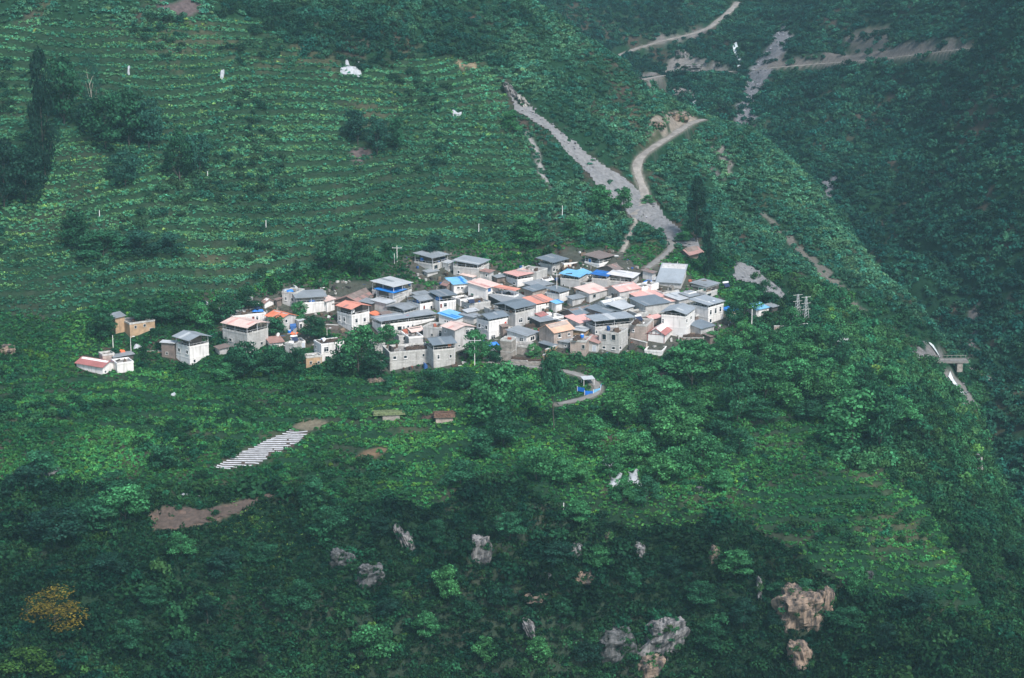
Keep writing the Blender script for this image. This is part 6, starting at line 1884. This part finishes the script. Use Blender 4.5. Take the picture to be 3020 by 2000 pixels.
# brushwood on flat roofs
for z, x, y, L_, a, hs, lab in [
    (3, 1080, 1230, 6, 0.0, 'blockedge', 'brushwood along the roof edge of the long blockwork house'),
    (3, 1380, 1200, 4.5, 0.0, 'slateedge', 'brushwood heaped under the dark slate roof'),
    (2, 1680, 1030, 6, 0.0, 'dishhouse', 'brushwood along the roof of the house with a dish'),
    (4, 1100, 960, 5.5, 0.1, None, 'long dark brushwood stack behind the barred window house'),
    (4, 460, 690, 4.5, 0.2, 'yardcl', 'brushwood stack on the cluttered farmyard roof'),
    (5, 940, 920, 4, 0.0, 'tanbrick', 'reddish brushwood on the tan brick building'),
    (5, 260, 1100, 3.5, 0.0, 'smallbrick', 'brushwood on the small tan brick house'),
    (5, 1600, 1075, 5, 0.1, None, 'dark brushwood stack under the tall white house'),
    (4, 880, 780, 4, 0.0, 'clutter', 'dark bundle of brushwood in the cluttered loft'),
    (5, 250, 690, 5, 0.3, None, 'brushwood stack in the yard under the bent blush roof'),
    (4, 1480, 290, 4, 0.3, None, 'brushwood stack beside the long cream house'),
    (5, 1050, 880, 4, 0.1, None, 'brushwood on the yard behind the tan brick building'),
    (1, 380, 850, 3, 0.2, None, 'brown brushwood behind the red roofed farmhouse'),
    (2, 500, 860, 3.4, 0.0, 'pinkcan', 'brushwood and timber on the bare concrete house roof'),
]:
    brush(z, x, y, L_, 1.0, 1.0, a, lab, hs)

# field hut roofed with brush
P = castd(1008, 982)
root = empty('field_hut', 'small pinkish field hut with a brown brush roof among the crops', 'hut', P, 0.1)
MB().box(0, 4, 0, 3, -1, 1.7).build('wall', WALLS['brick'], root)
b_ = brush_mesh(5.0, 3.8, 1.2, 3, 260).build('thatch_roof', mat('brown_thatch', (0.12, 0.07, 0.05), var=0.4, scale=3), root)
b_.location = (-0.5, -0.4, 1.7)
P = castd(975, 972)
o = brush_mesh(4.2, 2.5, 1.4, 9, 200).build('brushwood_stack', M_BRUSH); o.location = tuple(P)
tag(o, 'dark brushwood heap left of the field hut', 'brushwood')
P = castd(885, 972)
root = empty('field_hut', 'low overgrown field shelter with a grassy roof', 'hut', P, 0.15)
MB().box(0, 4, 0, 2.5, -1, 1.2).build('wall', WALLS['stone'], root)
b_ = brush_mesh(7.5, 3.4, 0.9, 5, 200).build('grass_roof', mat('grassy_roof', (0.12, 0.15, 0.07), var=0.4, scale=2), root)
b_.location = (-2.2, -0.3, 1.2)

# ---------------------------------------------------------------- poles and pylons
def pole(z, x, ybase, ytop, label, arm=1.2, r=0.11, name='utility_pole', house=None, lamp=False, ymin=430, pale=True):
    P = prop(z, x, ybase, 0, house, ymin)
    s = depth_scale(P)
    h = max(2.0, (ybase - ytop) / ZM[z][2] / s / 0.97)
    root = empty(name, label, 'pole' if not lamp else 'lamp', P)
    MB().tube([(0, 0, -0.5), (0, 0, h)], [r, r * 0.6], 8).build('post', M_WCAP if pale else M_CAP, root)
    if arm:
        b = MB().box(-arm, arm, -0.05, 0.05, h - 0.7, h - 0.58)
        b.build('crossarm', M_POST, root)
        for q in (-arm * 0.85, 0, arm * 0.85):
            MB().tube([(q, 0, h - 0.58), (q, 0, h - 0.36)], [0.05, 0.04], 6).build('insulator', M_WHITEP, root)
    if lamp:
        MB().tube([(0, 0, h - 0.1), (0.8, -0.3, h + 0.1)], [0.04, 0.035], 5).build('lamp_arm', M_POST, root)
        MB().box(0.6, 1.15, -0.5, -0.2, h + 0.03, h + 0.14).build('lamp_head', M_WHITEP, root)
    return root


pole(4, 392, 1420, 1085, 'tall white utility pole in front of the village', 1.6)
pole(4, 1340, 640, 330, 'pole with crossarm in the village centre behind the slate roofs', 0.9)
pole(3, 828, 215, 20, 'pale utility pole in the field above the village', 1.3)
pole(3, 797, 225, 110, 'shorter pale post beside the utility pole above the village', 0)
pole(2, 1592, 985, 820, 'street lamp on the yard roof left of the house with a dish', 0, 0.07, 'street_lamp', lamp=True)
pole(2, 1500, 345, 255, 'small lamp post on the low white terrace house', 0, 0.06, 'street_lamp', lamp=True)
pole(1, 450, 830, 665, 'thin grey pole behind the red roofed farmhouse', 0)
pole(1, 657, 850, 680, 'street lamp pole below the earth house', 0, 0.08, 'street_lamp', lamp=True)
pole(5, 1418, 1110, 1015, 'short utility pole under the tall white house', 0.8)
pole(5, 1403, 300, 205, 'thin pole behind the steel blue hall', 0.5)
pole(6, 848, 1070, 830, 'pale tapering pole among the right hand trees', 0, 0.16)
pole(3, 1500, 800, 745, 'bare timber post in the cluttered yard', 0, 0.06, pale=False)
for z, x, yb_, yt_, lab in ((6, 1375, 960, 740, 'left of two lattice power pylons on the right slope'), (6, 1470, 980, 765, 'right of two lattice power pylons on the right slope')):
    P = prop(z, x, yb_); s = depth_scale(P); h = (yb_ - yt_) / ZM[z][2] / s + 2
    root = empty('power_pylon', lab, 'pylon', P, 0.4, 'power pylons on the right slope')
    b = MB()
    for sx, sy in ((-1, -1), (1, -1), (1, 1), (-1, 1)):
        b.tube([(sx * .8, sy * .8, -.5), (sx * .15, sy * .15, h)], [0.06, 0.05], 4)
    for k in range(9):
        t0, t1 = k / 9, (k + 1) / 9
        a0, a1 = 0.8 - 0.65 * t0, 0.8 - 0.65 * t1
        b.tube([(-a0, -a0, h * t0), (a1, -a1, h * t1)], [0.03, 0.03], 3); b.tube([(a0, a0, h * t0), (-a1, a1, h * t1)], [0.03, 0.03], 3)
    b.build('lattice', M_POST, root)
    for q in (0.98, 0.74, 0.5):
        MB().box(-1.4, 1.4, -0.04, 0.04, h * q - 0.04, h * q + 0.04).build('crossarm', M_CAP, root)

for dx, dy, hh_, lab in ((1107, 545, 28, 'white post on the terraces above the village'), (1300, 505, 30, 'white post at the foot of the terraces'), (230, 500, 14, 'short white post on the left terraces'), (1303, 1180, 18, 'white post on the cliff edge'),
                         (615, 525, 16, 'thin white stick in the lower terraces'), (480, 408, 12, 'thin pale stake in the mid terraces')):
    P = castd(dx, dy); s = depth_scale(P) / DK
    o = MB().tube([(0, 0, -0.3), (0.05, 0, hh_ / s)], [0.11, 0.09], 6).build('marker_post', M_WHITEP); o.location = tuple(P)
    tag(o, lab, 'post')

# ---------------------------------------------------------------- roof things
def barrel(z, x, y, label, house=None, m=None, r=0.45, h=0.9):
    P = prop(z, x, y, 0.0, house)
    root = empty('water_barrel', label, 'barrel', P, 0.3)
    MB().tube([(0, 0, 0), (0, 0, h * .15), (0, 0, h * .5), (0, 0, h * .85), (0, 0, h)], [r * .9, r, r * 1.06, r, r * .88], 14).build('body', m or M_BLUEP, root, True)
    MB().tube([(0, 0, h), (0, 0, h + 0.06)], [r * .8, r * .78], 14).build('lid', M_WHITEP if m is None else M_CAP, root)


def heater(z, x, y, label, house=None, rz=0.5):
    P = prop(z, x, y, 0.0, house)
    root = empty('solar_water_heater', label, 'water heater', P, rz)
    MB().tube([(-0.9, 0, 1.15), (0.9, 0, 1.15)], [0.28, 0.28], 12).build('tank', M_WHITEP, root, True)
    slab([(-0.8, -1.3, 0.25), (0.8, -1.3, 0.25), (0.8, -0.2, 1.0), (-0.8, -0.2, 1.0)], 0.06).build('collector_panel', mat('collector', (0.03, 0.04, 0.08), rough=0.2), root)
    b = MB()
    for sx in (-0.7, 0.7):
        b.tube([(sx, 0, 0), (sx, 0, 0.9)], [0.03, 0.03], 4); b.tube([(sx, -1.25, 0), (sx, 0, 0.9)], [0.03, 0.03], 4)
    b.build('stand', M_POST, root)


def dish(z, x, y, label, house=None, zoff=0.0):
    P = prop(z, x, y, zoff, house)
    root = empty('satellite_dish', label, 'satellite dish', P, -0.6)
    b = MB(); nn = 14
    rings = []
    for k in range(4):
        rr = 0.55 * k / 3
        rings.append([(rr * math.cos(2 * math.pi * i / nn), -0.16 + 0.5 * rr * rr, rr * math.sin(2 * math.pi * i / nn) + 0.9) for i in range(nn)])
    b.v = [q for rg in rings[1:] for q in rg] + [(0, -0.16, 0.9)]
    for k in range(2):
        for i in range(nn):
            j = (i + 1) % nn
            b.f.append((k * nn + i, k * nn + j, (k + 1) * nn + j, (k + 1) * nn + i))
    for i in range(nn):
        b.f.append((3 * nn, (i + 1) % nn, i))
    d = b.build('reflector', M_WHITEP, root, True)
    d.rotation_euler.x = -0.5
    MB().tube([(0, 0.1, 0), (0, 0, 0.9)], [0.04, 0.03], 5).build('stand', M_POST, root)
    MB().tube([(0, 0.1, 0.7), (0, 0.35 - 1.0, 1.2)], [0.02, 0.02], 4).build('feed_arm', M_POST, root)


barrel(3, 295, 645, 'blue barrel on the dark yard roof left of the bright blue roof')
barrel(2, 1528, 1022, 'blue barrel on the corner of the house with a dish', 'dishhouse')
barrel(2, 1048, 900, 'blue barrel on the ground below the orange gable roof', m=None)
barrel(5, 300, 1083, 'blue barrel on the small tan brick house', 'smallbrick')
barrel(5, 1430, 785, 'blue barrel under the grey roof of the tall white house', 'tallwhite')
barrel(3, 1000, 690, 'blue barrel by the hipped terrace roof', 'hip')
barrel(3, 1115, 195, 'blue barrel at the left edge of the uppermost left house', 'topleft')
barrel(3, 1150, 175, 'second blue barrel under the broad roof of the uppermost left house', 'topleft', r=0.6, h=1.2)
barrel(6, 410, 770, 'blue barrel on the terrace of the tall pale grey house', 'tallgrey')
barrel(6, 350, 785, 'second blue barrel on the terrace of the tall pale grey house', 'tallgrey')
heater(2, 628, 530, 'white water heater on the long white flat roofed house', 'longwhite')
heater(2, 1030, 990, 'white water heater on the grey hut', 'heaterhut')
heater(2, 215, 605, 'white water heater at the left end of the long white house', 'longwhite')
heater(3, 1345, 185, 'white water heater under the broad roof top left of the village', 'topleft')
heater(4, 395, 760, 'white tank in the farmyard clutter', 'yardcl')
heater(4, 1165, 275, 'pale blue tank by the windowless blockwork cube')
heater(5, 945, 880, 'white heater on the tan brick building', 'tanbrick')
heater(6, 545, 570, 'white tank on the ground by the green boarded hut')
dish(2, 1612, 1165, 'round white dish on the wall of the two storey white house', 'dishhouse')
dish(2, 865, 965, 'white dish on the low yard building')
dish(3, 425, 960, 'dish near the square white house', 'salmonsq')
dish(4, 1120, 925, 'white dish on the yard behind the barred window house')
dish(5, 1135, 545, 'white dish in the clutter right of the dusty pink roof')
dish(5, 1000, 545, 'second white dish in the clutter right of the dusty pink roof')


def heap(z, x, y, w, d, h, m, label, name, cat, house=None, seed=0, rz=0.4):
    """a sagging draped sheet or heap"""
    P = prop(z, x, y, 0.0, house)
    n = 12
    b = MB(); r = random.Random(seed + int(x))
    ph = r.uniform(0, 6)
    for i in range(n + 1):
        for j in range(n + 1):
            u, v = i / n - 0.5, j / n - 0.5
            q = max(0, 1 - (abs(2 * u) ** 2.6)) * max(0, 1 - (abs(2 * v) ** 2.6))
            b.v.append((u * w * (1 + 0.08 * math.sin(9 * v + ph)), v * d * (1 + 0.08 * math.sin(8 * u + ph)), h * q ** 0.6 * (0.8 + 0.25 * math.sin(5 * u + ph) * math.cos(6 * v)) + 0.02))
    for i in range(n):
        for j in range(n):
            a = i * (n + 1) + j
            b.f.append((a, a + n + 1, a + n + 2, a + 1))
    o = b.build(name, m, smooth_=True)
    o.location = tuple(P); o.rotation_euler.z = rz
    tag(o, label, cat)
    return o


M_TARP = mat('blue_tarpaulin', (0.03, 0.2, 0.62), rough=0.5, var=0.2, scale=2)
M_WTARP = mat('white_plastic_sheet', (0.34, 0.36, 0.39), rough=0.5, var=0.3, scale=1.5)
M_OTARP = mat('orange_tarpaulin', (0.7, 0.15, 0.06), rough=0.6, var=0.2)
heap(1, 500, 965, 3.0, 2.2, 0.9, M_TARP, 'blue tarpaulin beside the red roofed farmhouse', 'tarpaulin', 'tarpaulin')
heap(1, 550, 860, 1.6, 1.2, 0.8, M_OTARP, 'small orange heap behind the blank white block', 'tarpaulin', 'tarpaulin')
heap(1, 735, 815, 2.2, 1.6, 1.1, M_WTARP, 'white sheet over a heap left of the lone white house', 'plastic_sheet', 'sheet')
heap(1, 1525, 320, 1.6, 1.2, 1.6, M_WTARP, 'white bundle in the trees above the belt', 'plastic_sheet', 'sheet')
heap(2, 1120, 905, 2.4, 1.4, 0.7, M_OTARP, 'orange red tarpaulin below the orange gable roof', 'tarpaulin', 'tarpaulin')
heap(2, 640, 575, 1.6, 1.2, 0.5, M_TARP, 'blue sheet on the long white flat roof', 'tarpaulin', 'tarpaulin', 'longwhite')
heap(2, 545, 580, 1.4, 1.2, 0.4, M_TARP, 'second blue sheet on the long white flat roof', 'tarpaulin', 'tarpaulin', 'longwhite')
heap(2, 1055, 290, 1.8, 1.4, 0.5, M_TARP, 'blue sheet on the narrow grey tower house', 'tarpaulin', 'tarpaulin', 'tower')
heap(2, 1000, 275, 2.2, 1.6, 0.5, M_WTARP, 'white sheet on the narrow grey tower house', 'plastic_sheet', 'sheet', 'tower')
heap(2, 1370, 435, 1.5, 1.2, 0.6, M_TARP, 'small blue bundle on the low white terrace', 'tarpaulin', 'tarpaulin', 'lowwhite')
heap(3, 1310, 640, 1.6, 1.6, 1.2, M_TARP, 'blue tank sheet where the hipped roof meets the white block', 'tarpaulin', 'tarpaulin', 'greencan')
heap(4, 600, 1170, 3.2, 1.6, 1.0, M_TARP, 'upper light blue awning sheet left of the tower block', 'tarpaulin', 'tarpaulin')
heap(4, 640, 1225, 2.4, 1.4, 0.7, M_WTARP, 'lower pale awning sheet left of the tower block', 'plastic_sheet', 'sheet')
heap(4, 1240, 430, 1.2, 1.0, 0.8, M_WTARP, 'white bundle by the tarpaulin tent', 'plastic_sheet', 'sheet')
heap(5, 1150, 410, 2.2, 1.6, 0.8, M_WTARP, 'white sheet beside the steel blue hall', 'plastic_sheet', 'sheet')
heap(5, 1060, 440, 2.6, 1.4, 0.6, M_TARP, 'faded blue sheet left of the steel blue hall', 'tarpaulin', 'tarpaulin')
heap(6, 2040, 1290, 2.2, 1.6, 1.2, M_WTARP, 'white sheet below the tiny grey hut in the woods', 'plastic_sheet', 'sheet')
heap(6, 565, 840, 2.6, 2.0, 0.6, M_TARP, 'bright blue sheet behind the tree at the right end', 'tarpaulin', 'tarpaulin')
for z, x, y, m_, lab, hs in [(3, 950, 870, M_REDP, 'red cloth hanging in the long terrace, left part', 'longterrace'), (3, 1060, 850, M_TRIM, 'dark red cloth hanging in the long terrace, middle', 'longterrace'),
                             (3, 1130, 830, M_REDP, 'red cloth hanging in the long terrace, right part', 'longterrace'), (3, 1410, 620, M_ORP, 'orange figure like bundle on the white block roof', 'greencan'),
                             (3, 1435, 1190, M_ORP, 'orange cloth under the dark slate roof', 'slateedge'), (5, 460, 200, M_ORP, 'orange cloth by the small blue door hut', None), (6, 280, 570, M_ORP, 'orange cloth on the green boarded hut', None)]:
    P = prop(z, x, y, 0.15, hs)
    b = MB(); nn = 6
    for i in range(nn + 1):
        for j in range(3):
            b.v.append((0.9 * (i / nn - 0.5), 0.08 * math.sin(i * 1.7 + j), 0.55 * j))
    for i in range(nn):
        for j in range(2):
            a = i * 3 + j; b.f.append((a, a + 3, a + 4, a + 1))
    o = b.build('hanging_cloth', m_, smooth_=True); o.location = tuple(P); o.rotation_euler.z = 0.6
    tag(o, lab, 'cloth')

# red banner and timber frame
r_, WL_, WR_, h_, P_ = HOUSES['banner']
wrect(MB(), 'R', WR_ - 0.9, WR_ - 0.25, h_ - 2.2, h_ - 0.9, 0.01, 0.06).build('banner', M_REDP, r_)
r_, WL_, WR_, h_, P_ = HOUSES['redframe']
tb = MB()
for k in range(5):
    u = 0.06 + (WL_ - 0.2) * k / 4
    if k in (0, 4):
        tb.box(-0.08, -0.004, u - 0.07, u + 0.07, 0, h_)
    else:
        tb.box(-0.08, -0.004, u - 0.05, u + 0.05, h_ - 0.1, h_ + 0.6)
tb.box(-0.09, -0.082, 0, WL_, h_ - 0.2, h_ - 0.08)
tb.build('timber_frame', M_TRIM, r_)

# ---------------------------------------------------------------- fields
root = empty('striped_field', 'long field striped with white plastic mulch', 'field', (0, 0, 0))
axd = P_PLASTIC - P_PLASTIC.mean(0)
c_pl = P_PLASTIC.mean(0)
xs_ = P_PLASTIC[:, 0]
y_lo, y_hi = P_PLASTIC[:, 1].min(), P_PLASTIC[:, 1].max()
M_MULCH = mat('mulch_film', (0.42, 0.43, 0.45), rough=0.5, var=0.25, scale=1.2)
yy = y_lo + 0.5
rs = random.Random(3)
while yy < y_hi:
    t = np.linspace(xs_.min(), xs_.max(), 400)
    ins = in_poly(t, np.full(400, yy), P_PLASTIC)
    if ins.any():
        a, b2 = t[ins][0], t[ins][-1]
        x = a
        while x < b2 - 1.0:
            e_ = min(b2, x + rs.uniform(4, 9))
            n = max(2, int((e_ - x) / 1.0))
            mbb = MB()
            for k in range(n + 1):
                px_ = x + (e_ - x) * k / n
                zz = float(hgt(px_, yy)[0])
                mbb.v += [(px_, yy - 0.30, zz + 0.05), (px_, yy, zz + 0.2), (px_, yy + 0.30, zz + 0.05)]
            for k in range(n):
                for q in range(2):
                    mbb.f.append((k * 3 + q, k * 3 + 3 + q, k * 3 + 4 + q, k * 3 + 1 + q))
            mbb.build('mulch_strip', M_MULCH, root)
            x = e_ + rs.uniform(0.3, 0.9)
    yy += 0.98


def net(dx, dy, w, d, h, label, seed):
    P = castd(dx, dy)
    s = depth_scale(P) / DK
    n = 12; b = MB(); r = random.Random(seed); ph = r.uniform(0, 6)
    w /= s
    for i in range(n + 1):
        for j in range(n + 1):
            u, v = i / n, j / n
            x, y = P[0] + (u - .5) * w * (1 + 0.25 * math.sin(5 * v + ph)), P[1] + (v - 0.2) * d * (1 + 0.3 * math.sin(6 * u + ph * 2))
            b.v.append((x - P[0], y - P[1], float(hgt(x, y)[0]) - P[2] + h * (0.75 + 0.2 * math.sin(7 * u + ph) * math.cos(5 * v + ph)) * max(0.05, (1 - abs(2 * u - 1) ** 3) * (1 - abs(2 * v - 1) ** 3)) ** 0.7 + 0.1))
    for i in range(n):
        for j in range(n):
            a = i * (n + 1) + j
            b.f.append((a, a + n + 1, a + n + 2, a + 1))
    o = b.build('plastic_net', M_WTARP, smooth_=True); o.location = tuple(P)
    tag(o, label, 'netting')


net(812, 172, 40, 5.5, 0.9, 'large white netting on the upper terraces', 1)
net(1407, 1078, 26, 5, 1.1, 'upper white netting over bushes in the orchard', 2)
net(1425, 1125, 32, 4.5, 1.0, 'lower left white netting over bushes in the orchard', 3)
net(1466, 1118, 28, 4.5, 1.2, 'lower right white netting over bushes in the orchard', 4)
net(1055, 270, 20, 1.6, 0.8, 'small white strip of netting on the right terraces', 5)
net(513, 178, 9, 3.0, 1.2, 'small white rag on the upper left terraces', 6)
net(297, 172, 6, 2.0, 1.0, 'tiny white rag on the left terraces', 7)
net(437, 1148, 44, 0.8, 0.5, 'thin white strip above the brown field', 8)
net(1615, 1138, 18, 1.2, 0.5, 'pale sheet at the dark earth overhang', 9)
net(1720, 1112, 22, 0.8, 0.4, 'thin white strip in the right hand gardens', 10)
net(2198, 945, 16, 4, 1.0, 'grey white boulder patch beside the stream', 11)
net(400, 918, 14, 1.6, 1.0, 'pale scraps in the left gardens', 12)
net(1962, 800, 14, 1.5, 0.8, 'white scrap by the tiny grey hut', 13)
net(1955, 966, 14, 1.6, 1.2, 'grey roof scrap showing through the right hand trees', 14)

# blue fenced plot inside the road bend
root = empty('plot_fence', 'blue and pale green panel fence round a plot inside the road bend', 'fence', castd(1335, 905))
O_ = np.array(root.location)
pts = [(1335, 905), (1352, 914), (1372, 912), (1388, 903), (1391, 894)]
for i in range(len(pts) - 1):
    a, b2 = castd(*pts[i]), castd(*pts[i + 1])
    ln = float(np.hypot(*(b2 - a)[:2])); an = math.atan2(b2[1] - a[1], b2[0] - a[0])
    k = max(1, int(ln / 1.3))
    for q in range(k):
        t = q / k
        p = a + (b2 - a) * t - O_
        pan = MB().box(0.05, ln / k - 0.05, 0, 0.05, 0.1, 1.1).build('panel', M_BLUEP if i < 2 and q % 2 == 0 else ROOFS['sky'], root)
        pan.location = tuple(p); pan.rotation_euler.z = an
        ps = MB().box(-0.05, 0.05, -0.05, 0.05, -0.4, 1.25).build('post', M_WCAP, root)
        ps.location = tuple(p); ps.rotation_euler.z = an
P = castd(1350, 896)
root = empty('garden_frame', 'small pale frame shelter inside the blue fenced plot', 'shelter', P, 0.3)
for x, y in ((0, 0), (2.6, 0), (2.6, 1.8), (0, 1.8)):
    MB().box(x - .05, x + .05, y - .05, y + .05, -0.3, 1.9).build('post', M_WCAP, root)
slab([(-.2, -.2, 1.95), (2.8, -.2, 1.95), (2.8, 2.0, 2.25), (-.2, 2.0, 2.25)], 0.05).build('roof', ROOFS['pale'], root)

# ---------------------------------------------------------------- clutter of the yards
ck = bpy.data.collections.new('clutter_forms')
mc_ = attr_mat('yard_clutter', 'tint', 'INSTANCER', var=0.15, rough=0.8)
for nm_, mb_ in (('crate_form', MB().box(-.4, .4, -.3, .3, 0, .5)), ('board_form', MB().box(-1.1, 1.1, -.12, .12, 0, .08)), ('lean_form', MB().prism([(-.6, -.4, 0), (.6, -.4, 0), (.6, .4, 0), (-.6, .4, 0)], [(-.6, -.4, .7), (.6, -.4, .7), (.6, .4, 1.1), (-.6, .4, 1.1)])),
                 ('bundle_form', MB().tube([(-.6, 0, .25), (.6, 0, .25)], [.25, .22], 7)), ('bin_form', MB().tube([(0, 0, 0), (0, 0, .7)], [.3, .33], 9))):
    ob_ = bpy.data.objects.new(nm_, mb_.mesh(nm_, mc_)); ck.objects.link(ob_)
X, Y = candidates(1.25, 440, 530)
k = (near(VIL, X, Y) > 0.6) & (near(ROADD, X, Y) > 0.3) & (rng.random(len(X)) < 0.7)
X, Y = X[k], Y[k]
P1 = np.c_[X, Y, hgt(X, Y)]
P2 = []
for root, WL, WR, h, P in HOUSES.values():
    if not any(c.name.startswith('roof_deck') for c in root.children):
        continue
    a = root.rotation_euler.z
    for q in range(int(WL * WR * 0.28)):
        lx, ly = rng.uniform(0.6, max(0.7, WR - 0.6)), rng.uniform(0.6, max(0.7, WL - 0.6))
        P2.append((P[0] + lx * math.cos(a) - ly * math.sin(a), P[1] + lx * math.sin(a) + ly * math.cos(a), P[2] + h - 0.42))
PP = np.r_[P1, np.array(P2)]
n = len(PP)
pal = np.array([(0.10, 0.07, 0.055), (0.06, 0.055, 0.055), (0.22, 0.20, 0.18), (0.45, 0.44, 0.42), (0.62, 0.62, 0.62), (0.16, 0.12, 0.09), (0.04, 0.10, 0.26), (0.28, 0.09, 0.06)])
ti = pal[rng.choice(8, n, p=[.24, .2, .2, .12, .06, .12, .035, .025])] * rng.uniform(0.7, 1.3, n)[:, None]
s_ = rng.uniform(0.4, 1.05, n)
scatter('yard_clutter', PP, np.c_[s_ * rng.uniform(.7, 1.6, n), s_, s_ * rng.uniform(.5, 1.5, n)], ti, ck, 'firewood, crates, boards and household clutter in the yards and on the flat roofs', 0.05)
# ---------------------------------------------------------------- the air
def haze_box():
    b = MB().box(-560, 560, -30, 1320, -335, float(max(GZ.max() + 25, 30)))
    m = bpy.data.materials.new('haze_air'); m.use_nodes = True
    nt = m.node_tree
    nt.nodes.remove(nt.nodes['Principled BSDF'])
    v = nt.nodes.new('ShaderNodeVolumePrincipled')
    v.inputs['Color'].default_value = (0.45, 0.80, 0.90, 1)
    v.inputs['Density'].default_value = HAZE_DENSITY
    v.inputs['Anisotropy'].default_value = 0.2
    nt.links.new(v.outputs[0], nt.nodes['Material Output'].inputs['Volume'])
    o = b.build('haze', m)
    o['kind'] = 'stuff'
    o['label'] = 'thin bluish mountain haze filling the valley air'


haze_box()
